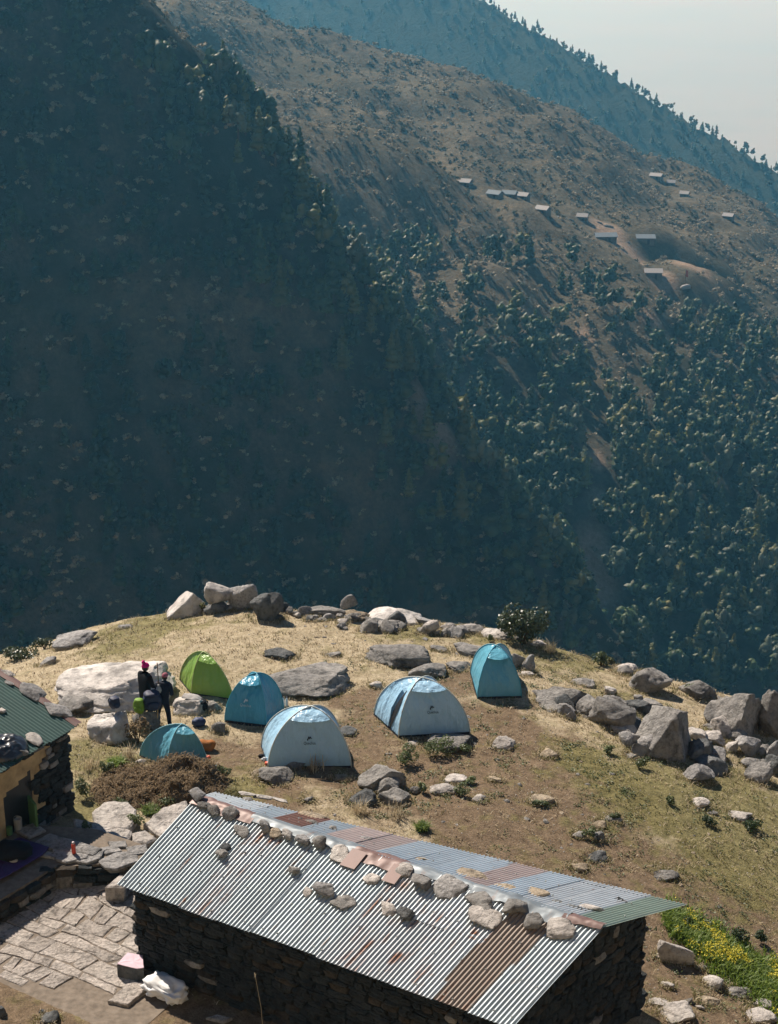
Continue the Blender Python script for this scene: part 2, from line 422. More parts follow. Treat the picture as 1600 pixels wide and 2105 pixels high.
# ================================================================== far mountainside
def far_z(x, y, rough=True, mask=False):
    x = np.asarray(x, float); y = np.asarray(y, float)
    G = np.where(y < 430, -34 + .62 * (y - 430), np.where(y < 530, .34 * (y - 530), np.where(y < 730, .12 * (y - 530), 24 - .55 * (y - 730))))
    p1 = -79 - .28 * (x - 71) - .2 * np.maximum(x - 60, 0) * sstep(430, 560, y) + G
    u = (x * .82 - y * .57); w = (x * .57 + y * .82)              # u down the fall line, w across it
    if rough:
        gul = fbm2(w, u * .22, 55, 4, 21); p1 = p1 + gul * 14 + (np.abs(fbm2(x, y, 75, 3, 27)) - .2) * 26 * sstep(400, 460, y) + fbm2(x, y, 14, 3, 23) * 2.4
    # terrace with the hamlet
    # the steep spur in front, its face turned away from the sun
    p2 = -107 + 1.6 * (.966 * (y - 290) - .26 * (x + 75.7))
    if rough:
        p2 = p2 + fbm2(x * 1.0, y * .3, 26, 4, 31) * 17 + fbm2(x, y, 8, 3, 33) * 3.0
    s = (x + 54.6) * .915 - (y - 366) * .404
    v = (x + 54.6) * .404 + (y - 366) * .915                       # beyond the crest line
    low = 19 * sstep(28, 80, s) * sstep(190, 120, s)
    zc = 2.3 - 1.01 * s - low; p2 = p2 - low
    vv_ = np.maximum(v, 0)
    p3 = zc - .30 * v - .016 * vv_ * vv_ + (fbm2(x, y, 20, 4, 35) * 7 + 2 if rough else 0)
    hq = np.clip(.5 + .5 * (p3 - p2) / 9, 0, 1); sp = p3 * (1 - hq) + p2 * hq - 9 * hq * (1 - hq)
    if mask: return np.clip((sp - p1) / 6, 0, 1)
    return np.maximum(p1, sp)
def ridge_z(x, y):
    s = (x - 74) * .683 - (y - 1300) * .73
    v = (x - 74) * -.73 + (y - 1300) * -.683                       # towards the camera
    zc = -38 - .365 * s + fbm2(s, s * 0, 60, 3, 41) * 9
    z = np.where(v > 0, zc - 1.25 * v, zc + .9 * v)
    return z + fbm2(s, v * .3, 45, 4, 43) * 12 * np.clip(np.abs(v) / 40, 0, 1)
def sheet(name, x0, x1, nx, y0, y1, ny, fn, mat, label):
    X, Y = np.meshgrid(np.linspace(x0, x1, nx), np.linspace(y0, y1, ny)); Z = fn(X, Y)
    o = obj(name, np.stack([X.ravel(), Y.ravel(), Z.ravel()], 1), grid_faces(nx, ny), mat, smooth=True)
    return tag(o, label, kind='structure')
t = NT('hill_ground'); p = t.pos()
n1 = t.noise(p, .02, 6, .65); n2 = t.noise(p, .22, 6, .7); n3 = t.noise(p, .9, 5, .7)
c = t.ramp(n2, [(.25, (.05, .045, .03)), (.5, (.11, .092, .06)), (.75, (.21, .17, .115))])  # ground kept dark so the gaps between bushes read as shade
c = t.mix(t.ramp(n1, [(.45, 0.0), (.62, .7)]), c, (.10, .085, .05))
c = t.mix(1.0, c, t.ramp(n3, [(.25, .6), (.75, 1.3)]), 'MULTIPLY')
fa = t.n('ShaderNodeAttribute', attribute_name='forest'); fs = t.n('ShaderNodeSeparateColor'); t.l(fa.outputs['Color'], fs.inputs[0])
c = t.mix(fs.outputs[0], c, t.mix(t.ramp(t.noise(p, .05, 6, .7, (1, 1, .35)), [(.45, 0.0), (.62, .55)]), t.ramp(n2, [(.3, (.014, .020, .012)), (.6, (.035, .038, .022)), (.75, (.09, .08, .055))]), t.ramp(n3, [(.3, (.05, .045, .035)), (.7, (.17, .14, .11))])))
c = t.mix(t.ramp(fs.outputs[1], [(.3, 0.0), (.75, .85)]), c, t.ramp(n3, [(.3, (.22, .15, .10)), (.7, (.40, .30, .22))]))
t.bump(t.noise(p, .5, 7, .75), 1.0, 1.2); t.base(c, .95, .08)
t = NT('ridge_ground'); p = t.pos(); n2 = t.noise(p, .12, 6, .7)
t.bump(t.noise(p, .2, 6, .75), 1.0, 3.0); t.base(t.ramp(n2, [(.3, (.018, .026, .018)), (.7, (.045, .05, .032))]), .95, .08)
t = NT('plain_ground'); p = t.pos()
n1 = t.noise(p, .0007, 8, .7); n2 = t.noise(p, .004, 5, .75, (1, .6, 1)); n3 = t.noise(p, .006, 6, .85, (1, .4, 1))
c = t.ramp(n1, [(.3, (.20, .20, .17)), (.5, (.24, .23, .20)), (.7, (.27, .25, .22))])
c = t.mix(t.ramp(n3, [(.66, 0.0), (.71, .8)]), c, (.6, .58, .55)); c = t.mix(t.ramp(n2, [(.3, .2), (.5, 0.0)]), c, (.12, .14, .11))
t.base(c, .95, .08)
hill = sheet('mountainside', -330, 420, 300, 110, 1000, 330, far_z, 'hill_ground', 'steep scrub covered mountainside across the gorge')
ridge = sheet('distant_ridge', -700, 1100, 150, 760, 1900, 120, ridge_z, 'ridge_ground', 'hazy blue forested ridge falling towards the plain')
plain = obj('valley_plain', [(-30000, 1000, -900), (40000, 1000, -900), (40000, 70000, -900), (-30000, 70000, -900)], [(0, 1, 2, 3)], 'plain_ground')
tag(plain, 'wide hazy plain of fields and towns far below', kind='structure')
hv = np.zeros(len(hill.data.vertices) * 3); hill.data.vertices.foreach_get('co', hv); hv = hv.reshape(-1, 3)
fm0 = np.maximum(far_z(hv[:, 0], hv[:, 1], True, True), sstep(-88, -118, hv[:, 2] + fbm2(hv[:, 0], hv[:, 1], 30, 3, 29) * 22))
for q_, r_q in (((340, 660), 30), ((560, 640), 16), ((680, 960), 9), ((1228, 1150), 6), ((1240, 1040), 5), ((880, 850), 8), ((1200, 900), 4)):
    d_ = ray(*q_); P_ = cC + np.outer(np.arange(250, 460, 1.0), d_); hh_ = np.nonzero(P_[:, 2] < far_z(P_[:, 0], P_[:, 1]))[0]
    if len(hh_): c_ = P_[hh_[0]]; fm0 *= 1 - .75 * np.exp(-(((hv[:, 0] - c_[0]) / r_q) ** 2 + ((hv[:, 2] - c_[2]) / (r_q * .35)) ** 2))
sc0 = np.zeros(len(hv))
for q_, r_q in (((1228, 1160), 7), ((1232, 1200), 6), ((1240, 1045), 5), ((1225, 950), 3), ((890, 850), 6), ((955, 812), 6), ((1300, 520), 8), ((1420, 545), 8), ((1360, 575), 6), ((1250, 470), 8), ((1200, 700), 4), ((1340, 660), 4)):
    d_ = ray(*q_); P_ = cC + np.outer(np.arange(250, 700, 1.0), d_); hh_ = np.nonzero(P_[:, 2] < far_z(P_[:, 0], P_[:, 1]))[0]
    if len(hh_): c_ = P_[hh_[0]]; sc0 = np.maximum(sc0, np.exp(-(((hv[:, 0] - c_[0]) / r_q) ** 2 + ((hv[:, 1] - c_[1]) / (r_q * 1.4)) ** 2)))
hill.data.color_attributes.new('forest', 'FLOAT_COLOR', 'POINT').data.foreach_set('color', np.stack([fm0, sc0, fm0, fm0 * 0 + 1], 1).ravel())
def on_far(px, py):
    d = ray(px, py); tt = np.arange(120, 1100, 1.0); P = cC + np.outer(tt, d)
    hit = np.nonzero(P[:, 2] < far_z(P[:, 0], P[:, 1]))[0]
    return P[hit[0]] if len(hit) else P[-1]

# ------------------------------------------------------------------ haze over the gorge and the plain
t = NT('haze_air'); t.t.nodes.remove(t.b)
vol = t.n('ShaderNodeVolumePrincipled', Density=.00022, Anisotropy=.3); vol.inputs['Color'].default_value = (.20, .66, 1.0, 1); vol.inputs['Absorption Color'].default_value = (1, 1, 1, 1)
t.l(vol.outputs[0], t.out.inputs['Volume'])
b = [(x, y, z) for z in (-901.5, 130) for (x, y) in ((-31000, -300), (41000, -300), (41000, 71000), (-31000, 71000))]
haze = obj('haze', b, [(3, 2, 1, 0), (4, 5, 6, 7), (0, 1, 5, 4), (1, 2, 6, 5), (2, 3, 7, 6), (3, 0, 4, 7)], 'haze_air')
tag(haze, 'pale blue haze filling the gorge and plain', kind='stuff')

# ------------------------------------------------------------------ foliage
def leaf_cloud(rng, n, shape, size, up=.3):
    """n leaf-clump quads spread through a crown; shape(rng,n)->points & outward normals"""
    P, N = shape(rng, n)
    D = N + rng.normal(size=(n, 3)) * .7; D[:, 2] += up; D /= np.linalg.norm(D, axis=1)[:, None]
    A = np.cross(D, rng.normal(size=(n, 3))); A /= np.linalg.norm(A, axis=1)[:, None]; B = np.cross(D, A)
    s = (size * rng.uniform(.6, 1.4, n))[:, None]
    q = np.stack([P - A * s * .5, P + B * s * .32, P + A * s * .5 + D * s * .12, P - B * s * .32], 1)
    i = np.arange(n)[:, None] * 4; return q.reshape(-1, 3), np.concatenate([i + [0, 1, 2], i + [0, 2, 3]])
def add_core(vf, lobes, k=.8, sub=1, seed=0):  # solid lobes added inside the leaves to block light and firm up shading
    V, F = vf; cv, cf = ico(sub); Vs, Fs, n = [V], [F], len(V); r = np.random.RandomState(seed)
    for L in lobes:
        Vs.append(cv * (np.array(L[3:]) * k) * r.uniform(.8, 1.15, (len(cv), 1)) + np.array(L[:3])); Fs.append(cf + n); n += len(cv)
    return np.concatenate(Vs), np.concatenate(Fs)
def sh_lobes(lobes):
    """lobes: list (cx,cy,cz,rx,ry,rz)"""
    L = np.array(lobes)
    def fn(rng, n):
        w = (L[:, 3] * L[:, 4] * L[:, 5]) ** .7; k = rng.choice(len(L), n, p=w / w.sum())
        d = rng.normal(size=(n, 3)); d /= np.linalg.norm(d, axis=1)[:, None]
        r = rng.uniform(.55, 1.0, n) ** .6
        return L[k, :3] + d * L[k, 3:] * r[:, None], d
    return fn
def sh_cone(h, r, base=.12):
    def fn(rng, n):
        u = rng.uniform(0, 1, n) ** 1.5; a = rng.uniform(0, 2 * math.pi, n)
        tier = .75 + .25 * np.cos(u * 2 * math.pi * 6 + 2 * np.sin(a * 2))
        rr = r * (1 - u) * tier * rng.uniform(.55, 1.05, n) + .05 * r
        d = np.stack([np.cos(a), np.sin(a), np.full(n, .35)], 1)
        return np.stack([np.cos(a) * rr, np.sin(a) * rr, h * (base + (1 - base) * u)], 1), d
    return fn
def rand_lobes(rng, n, R, H, z0):
    return [(rng.uniform(-.55, .55) * R, rng.uniform(-.55, .55) * R, z0 + (H - z0) * rng.uniform(.25, .8), R * rng.uniform(.35, .6), R * rng.uniform(.35, .6), (H - z0) * rng.uniform(.2, .36)) for _ in range(n)]
def scatter_mesh(name, protos, P, sc, rz, which, mat_ids, mats, label, squash=None):
    """protos: list of (V,F quads). one joined mesh of many plants"""
    Vs, Fs, Ms = [], [], []; k = 0
    for i in range(len(P)):
        v, f = protos[which[i]]; c, s = math.cos(rz[i]), math.sin(rz[i])
        w = np.stack([v[:, 0] * c - v[:, 1] * s, v[:, 0] * s + v[:, 1] * c, v[:, 2]], 1) * sc[i] + P[i]
        Vs.append(w); Fs.append(f + k); Ms.append(np.full(len(f), mat_ids[i], np.int32)); k += len(v)
    o = obj(name, np.concatenate(Vs), np.concatenate(Fs), mats)
    o.data.polygons.foreach_set('material_index', np.concatenate(Ms)); return tag(o, label, kind='stuff')
def in_view(P, mx=140, top=-120):
    v = P - cC; w = v @ cF; px = 800 + FPX * (v @ cR) / w; py = 1052.5 - FPX * (v @ cU) / w
    return (px > -mx) & (px < 1600 + mx) & (py > top) & (py < 1560), px, py, w
rng = np.random.RandomState(7)
def bush_proto(i):
    L = rand_lobes(np.random.RandomState(50 + i), 3, 1.0, 1.1, 0.0); return add_core(leaf_cloud(np.random.RandomState(i), 24, sh_lobes(L), .48), L[:2], .72, 1, i)
bush_p = [bush_proto(i) for i in range(6)]
def tree_proto(i):
    L = [(0, 0, .5 + .5 * j, .75 - .17 * j, .75 - .17 * j, .45) for j in range(4)] if i % 2 == 0 else rand_lobes(np.random.RandomState(70 + i), 6, .95, 2.3, .5)
    return add_core(leaf_cloud(np.random.RandomState(20 + i), 46, sh_cone(2.6, .8) if i % 2 == 0 else sh_lobes(L), .42), L, .8, 1, i)
tree_lo = [tree_proto(i) for i in range(6)]
# scrub over the sunlit slope
N = 80000
x = rng.uniform(-190, 260, N); y = rng.uniform(300, 760, N); z = far_z(x, y)
P = np.stack([x, y, z], 1); ok, px, py, w = in_view(P)
spur = np.minimum(-107 + 1.6 * (.966 * (y - 290) - .26 * (x + 75.7)), 1e9); s_ = (x + 54.6) * .915 - (y - 366) * .404; v_ = (x + 54.6) * .404 + (y - 366) * .915
on_spur = z > (far_z(x, y, False) * 0 - 79 - .28 * (x - 71) + np.where(y < 530, .34 * (y - 530), .12 * (y - 530))) + 14
dens = .8 + .5 * fbm2(x, y, 30, 3, 61)
HOUSES = [(957, 380, 30, 'slate'), (1018, 404, 34, 'blue'), (1048, 404, 32, 'blue'), (1076, 408, 28, 'slate'), (1117, 436, 32, 'slate'), (1198, 451, 24, 'slate'), (1245, 491, 50, 'blue'),
          (1327, 494, 42, 'blue'), (1343, 565, 40, 'slate'), (1350, 366, 28, 'slate'), (1380, 380, 18, 'slate'), (1408, 403, 20, 'slate'), (1498, 449, 24, 'slate')]
HP = [on_far(h[0], h[1]) for h in HOUSES]
clear = np.ones(N, bool)
for q in HP + [on_far(1412, 590), on_far(1300, 520), on_far(1420, 545), on_far(1360, 575), on_far(1250, 470), on_far(1380, 510)]:
    dd = np.hypot(x - q[0], y - q[1]); clear &= ~((dd < 9) & (rng.uniform(0, 1, N) < .97)); 
    clear &= ~((py > project(q)[1]) & (py < project(q)[1] + 14) & (np.abs(px - project(q)[0]) < 26))
keep = ok & (rng.uniform(0, 1, N) < dens * np.clip(1.5 - (py - 560) / 260, .12, 1)) & clear & ~((v_ < 4) & (s_ < 118))
i_ = np.nonzero(keep)[0][:11200]
sc_ = rng.uniform(.6, 2.0, len(i_)) * (.8 + .5 * np.clip(fbm2(x[i_], y[i_], 40, 2, 63), 0, 1))
mid = np.where(fbm2(x[i_], y[i_], 35, 3, 65) + .25 * rng.normal(size=len(i_)) > .22, 1, 0)
scatter_mesh('hillside_scrub', bush_p, P[i_] - [0, 0, .15], sc_, rng.uniform(0, 6.28, len(i_)), rng.randint(0, 6, len(i_)), mid, ['leaf_scrub', 'leaf_scrub_green'], 'brown and green scrub bushes covering the sunlit mountainside')
# dark wood on the shaded face
N = 5200
x = rng.uniform(-130, 70, N); y = rng.uniform(255, 400, N); z = far_z(x, y); P = np.stack([x, y, z], 1); ok, px, py, w = in_view(P)
v_ = (x + 54.6) * .404 + (y - 366) * .915; s_ = (x + 54.6) * .915 - (y - 366) * .404
bare = np.exp(-(((px - 350) / 420) ** 2 + ((py - 660) / 55) ** 2)) + np.exp(-(((px - 680) / 110) ** 2 + ((py - 960) / 60) ** 2))
keep = ok & (v_ < -4) & (rng.uniform(0, 1, N) < .5 + .5 * fbm2(x, y, 14, 3, 71)) & (bare < .45)
i_ = np.nonzero(keep)[0][:1150]
scatter_mesh('shaded_woodland', tree_lo, P[i_] - [0, 0, .4], rng.uniform(1.3, 3.0, len(i_)), rng.uniform(0, 6.28, len(i_)), rng.randint(0, 6, len(i_)), rng.randint(0, 2, len(i_)), ['leaf_conifer', 'leaf_dark'], 'dark woodland covering the shaded face of the spur')
N = 9000
x = rng.uniform(-130, 70, N); y = rng.uniform(255, 400, N); z = far_z(x, y); P = np.stack([x, y, z], 1); ok, px, py, w = in_view(P)
v_ = (x + 54.6) * .404 + (y - 366) * .915; i_ = np.nonzero(ok & (v_ < 2) & (rng.uniform(0, 1, N) < .6 + .6 * fbm2(x, y, 10, 3, 73)))[0][:2400]
scatter_mesh('shaded_scrub', bush_p, P[i_] - [0, 0, .2], rng.uniform(.7, 2.0, len(i_)), rng.uniform(0, 6.28, len(i_)), rng.randint(0, 6, len(i_)), rng.randint(0, 2, len(i_)), ['leaf_scrub_green', 'leaf_scrub'], 'dim scrub bushes covering the shaded face of the spur')
# forest on the distant ridge
N = 9000
x = rng.uniform(-150, 420, N); y = rng.uniform(900, 1500, N); z = ridge_z(x, y); P = np.stack([x, y, z], 1); ok, px, py, w = in_view(P)
v_ = (x - 74) * -.73 + (y - 1300) * -.683; keep = ok & (v_ > -14) & (v_ < 210)
i_ = np.concatenate([np.nonzero(keep & (v_ < 22))[0][:850], np.nonzero(keep & (v_ >= 22))[0]])[:2000]
scatter_mesh('ridge_forest', tree_lo, P[i_] - [0, 0, 1], rng.uniform(1.3, 2.9, len(i_)), rng.uniform(0, 6.28, len(i_)), rng.randint(0, 6, len(i_)), rng.randint(0, 2, len(i_)), ['leaf_conifer', 'leaf_dark'], 'forest trees massed along the hazy distant ridge')

# 300 trees one can tell apart, each its own object; the rest of the lower wood is one mass
def tree_kind(i):
    r = np.random.RandomState(200 + i)
    if i in (0, 1): L = [(0, 0, 1.4 + 1.1 * j, 1.75 - .36 * j, 1.75 - .36 * j, .95) for j in range(5)]; c = leaf_cloud(r, 300, sh_cone(6.8, 2.1), .5); tr = 5.6
    elif i == 2: L = rand_lobes(r, 9, 2.3, 5.6, 1.0); c = leaf_cloud(r, 330, sh_lobes(L), .5); tr = 3.8
    elif i == 3: L = rand_lobes(r, 8, 1.8, 6.2, 1.2); c = leaf_cloud(r, 300, sh_lobes(L), .5); tr = 4.4
    else: L = rand_lobes(r, 9, 2.6, 4.6, .6); c = leaf_cloud(r, 300, sh_lobes(L), .5); tr = 3.0
    c = add_core(c, L, .82, 2, i)
    tv, tf = tube([(0, 0, -.5), (.05, .03, tr * .5), (.1, -.04, tr)], [.2, .13, .04], 6)
    return c, (tv, tf)
TK = [('conifer', 'leaf_conifer', 'dark green conifer standing on the far wooded slope', 'conifers on the far slope'),
      ('conifer', 'leaf_yellowgreen', 'yellowish green pointed tree standing on the far wooded slope', 'yellowish pointed trees on the far slope'),
      ('broadleaf_tree', 'leaf_conifer', 'tall green broadleaf tree with lobed crown on the far slope', 'green broadleaf trees on the far slope'),
      ('broadleaf_tree', 'leaf_pale', 'pale grey green tree catching sun on the far slope', 'pale trees on the far slope'),
      ('broadleaf_tree', 'leaf_dark', 'low spreading dark tree on the far slope', 'spreading dark trees on the far slope')]
TM = []
for i, k in enumerate(TK):
    (cv, cf), (tv, tf) = tree_kind(i); TM.append((mesh_data('crown', cv, cf, k[1]), mesh_data('trunk', tv, tf, 'bark')))
N = 9000
x = rng.uniform(-70, 150, N); y = rng.uniform(300, 520, N); z = far_z(x, y); P = np.stack([x, y, z], 1); ok, px, py, w = in_view(P, 30, 150)
s_ = (x + 54.6) * .915 - (y - 366) * .404; v_ = (x + 54.6) * .404 + (y - 366) * .915
crest = (v_ > -12) & (v_ < 26) & (s_ < 135)
vis_row = py < np.interp(px, [c[0] for c in CREST], [c[1] for c in CREST]) + 12
zone = (py > 490 + (px - 1000) * -.05) & (v_ > 4) & (py < 1420)
path = np.abs(px - np.interp(py, [500, 700, 900, 1000, 1060, 1200, 1300], [1330, 1210, 1245, 1225, 1190, 1228, 1250])) < np.interp(py, [600, 1000, 1100, 1250], [10, 20, 34, 30])
pr = np.clip((py - 480) / 520, .03, 1) ** 1.5 * .7 + .35 * fbm2(x, y, 22, 3, 81)
keep = ok & vis_row & ((zone & (rng.uniform(0, 1, N) < pr * .75)) | (crest & (rng.uniform(0, 1, N) < .42 + .5 * fbm2(x, y, 14, 3, 83)))) & ~path
for h_ in HOUSES + [(1410, 588, 30, '')]: keep &= ~((np.abs(px - h_[0]) < 44) & (py > h_[1] - 26) & (py < h_[1] + 62))
# only those with a clear line of sight to the camera
def seen(q):
    tt = np.linspace(.25, .97, 40)[:, None]; L = cC + (q + np.array([0, 0, 3.0]) - cC) * tt
    return bool((far_z(L[:, 0], L[:, 1], False) - 6 < L[:, 2]).all())
i_ = np.nonzero(keep)[0]; i_ = i_[np.argsort(w[i_] * rng.uniform(.75, 1.25, len(i_)))]
i_ = np.array([k for k in i_ if seen(P[k])])
single, rest = i_[:300], i_[300:1350]
for k in single:
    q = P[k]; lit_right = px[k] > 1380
    kk = rng.choice(5, p=[.22, .18, .28, .20, .12]) if lit_right else rng.choice(5, p=[.24, .26, .26, .12, .12])  # pale trees picked more often at right: sunlit highlights put into leaf colour
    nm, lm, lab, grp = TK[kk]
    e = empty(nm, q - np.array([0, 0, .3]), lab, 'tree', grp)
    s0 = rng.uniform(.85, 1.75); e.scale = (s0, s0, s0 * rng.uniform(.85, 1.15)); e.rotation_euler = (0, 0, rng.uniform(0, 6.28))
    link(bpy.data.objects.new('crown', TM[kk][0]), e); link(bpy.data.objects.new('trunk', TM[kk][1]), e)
if len(rest):
    scatter_mesh('far_slope_wood', tree_lo, P[rest] - [0, 0, .4], rng.uniform(2.0, 3.8, len(rest)), rng.uniform(0, 6.28, len(rest)), rng.randint(0, 6, len(rest)), rng.choice(4, len(rest), p=[.4, .3, .2, .1]), ['leaf_conifer', 'leaf_dark', 'leaf_yellowgreen', 'leaf_pale'], 'scattered further trees thinning out up the sunlit slope')

# ------------------------------------------------------------------ far hamlet
rr = random.Random(4)
HL = ['lone pale roofed hut highest up the scrub slope', 'low stone shed with long dull roof beside two joined huts', 'blue grey roofed hut joined to a pale roofed one', 'pale roofed hut joined to a blue grey one',
      'pale roofed hut below the pair of joined huts', 'small pale hut beside a tumbled stone wall', 'long grey roofed hut on the bare terrace edge', 'grey blue hut with bright roof end on the terrace',
      'pale roofed hut below the terrace near the flag pole', 'bright roofed hut on the skyline of the scrub slope', 'small hut just under the skyline huts', 'pinkish pale hut lowest of the skyline huts', 'small square pale roofed hut alone far along the slope']
for (hx, hy, wpx, kind), q, lab in zip(HOUSES, HP, HL):
    k = px_per_m(q); L = wpx / k * .85; Wd = min(L * .65, 3.8); hh = 1.6; e = empty('hut', q - np.array([0, 0, .5]), lab, 'hut', 'huts of the far hamlet')
    e.rotation_euler = (0, 0, rr.uniform(-.75, .15))
    a, b_ = L / 2, Wd / 2
    V = [(-a, -b_, -1), (a, -b_, -1), (a, b_, -1), (-a, b_, -1), (-a, -b_, hh), (a, -b_, hh), (a, b_, hh), (-a, b_, hh), (-a, 0, hh + .9), (a, 0, hh + .9)]
    obj('wall', V, [(0, 1, 5, 4), (1, 2, 6, 9, 5), (2, 3, 7, 6), (3, 0, 4, 8, 7), (4, 5, 6, 7)], 'house_wall', e)
    o_ = .35; rv = [(-a - o_, -b_ - o_, hh - .12), (a + o_, -b_ - o_, hh - .12), (a + o_, 0, hh + 1.0), (-a - o_, 0, hh + 1.0), (a + o_, b_ + o_, hh - .12), (-a - o_, b_ + o_, hh - .12)]
    rv = rv + [(x_, y_, z_ + .14) for x_, y_, z_ in rv]
    obj('roof', rv, [(6, 7, 8, 9), (9, 8, 10, 11), (3, 2, 1, 0), (5, 4, 2, 3), (0, 1, 7, 6), (4, 5, 11, 10), (1, 2, 8, 7), (2, 4, 10, 8), (0, 6, 9, 3), (3, 9, 11, 5)], 'house_roof_' + kind, e)
    obj('door', [(-.4 + a * .3, -b_ - .04, -.6), (.4 + a * .3, -b_ - .04, -.6), (.4 + a * .3, -b_ - .04, 1.2), (-.4 + a * .3, -b_ - .04, 1.2)], [(0, 1, 2, 3)], 'opening_dark', e)
q = on_far(1408, 590); e = empty('shrine', q, 'low pale shrine platform with red flag on a pole', 'shrine')
V, Fc = rock_shape(3, 2, 6, 2, .05); obj('platform', V * [2.6, 1.8, .9], Fc, 'house_roof_slate', e)
V, Fc = tube([(0, 0, .5), (0.1, 0, 6.0)], [.12, .06], 6); obj('pole', V, Fc, 'timber', e)
obj('flag', [(0.1, 0, 5.8), (.9, .2, 5.2), (1.0, .1, 3.2), (.1, 0, 3.6)], [(0, 1, 2, 3)], 'flag_red', e)
for k, (bx, by, wpx) in enumerate([(1150, 447, 26), (1172, 453, 22), (1228, 458, 22), (1250, 466, 26), (1290, 499, 16)]):
    q = on_far(bx, by); V, Fc = rock_shape(300 + k, 2, 3, 5, .2); s0 = wpx / px_per_m(q) / 2
    tag(obj('stone_heap', V * [s0, s0 * .5, s0 * .42], Fc, 'rock_dark', None, False, None, None), 'low tumbled dry stone wall between the far huts', 'stone wall', 'tumbled walls in the far hamlet').location = Vector(q)
for k, (bx, by, wpx, mt, lab) in enumerate([(877, 630, 26, 'rock_grey', 'pale rock outcrop among dark trees on the spur'), (1238, 1150, 46, 'rock_tan', 'bare tan rock outcrop at the end of the far spur'),
        (1255, 1045, 36, 'rock_tan', 'tan broken rocks above the dirt path across the gorge'), (890, 850, 70, 'rock_tan', 'brown rocky knob catching sun on the spur crest')]):
    q = on_far(bx, by); V, Fc = rock_shape(320 + k, 3, 2.5, 7, .3); s0 = wpx / px_per_m(q) / 2
    o = obj('rock_outcrop', V * [s0, s0 * .7, s0 * .6], Fc, mt); o.location = Vector(q); tag(o, lab, 'rock')

# ================================================================== boulders of the camp
def boulder(name, px, base, wpx, hpx, mat, label, cat='boulder', group=None, seed=None, dr=.8, block=2.6, cuts=6, rough=.13, tilt=(0, 0), sub=None, rz=None, sink=.27, strata=0., lift=0., planes=(), stack=False):
    boulder.n += 1; seed = seed or boulder.n * 7 + 3
    cr = np.interp(px, [c[0] for c in CREST], [c[1] for c in CREST]) + 7
    g0 = on_ground(px, max(base, cr)); k = px_per_m(g0); w = wpx / k; d = w * dr
    if base < cr and stack: lift += (cr - base) / k; d = min(d, .9)
    h = max((hpx / k - d * .40) / .88, .2 * w, .06)
    V, Fc = rock_shape(seed, sub or (5 if wpx > 150 else 4 if wpx > 54 else 3), block, cuts, rough, strata, planes)
    hh = h / (2 - 2 * sink)
    V = (V / np.abs(V).max(0)) * [w / 2, d / 2, hh]
    V = V @ rot3(tilt[0], tilt[1], 0 if rz is None else rz).T
    V[:, 0] *= (w / 2) / np.abs(V[:, 0]).max()
    c = np.array([g0[0], g0[1] + d * .42, 0]); gr = gz(c[0], c[1]); z0 = min(gr, g0[2]) + lift
    V[:, 2] += -V[:, 2].min() - 2 * hh * sink
    o = obj(name, V, Fc, mat, None, wpx < 22); o.location = Vector((c[0], c[1], z0))
    if sub is None or sub < 3 or cuts > 5:
        pass
    if wpx > 26: boulder.rim.append((c[0], c[1], w / 2, d / 2))
    return tag(o, label, cat, group)
boulder.n = 0; boulder.rim = []
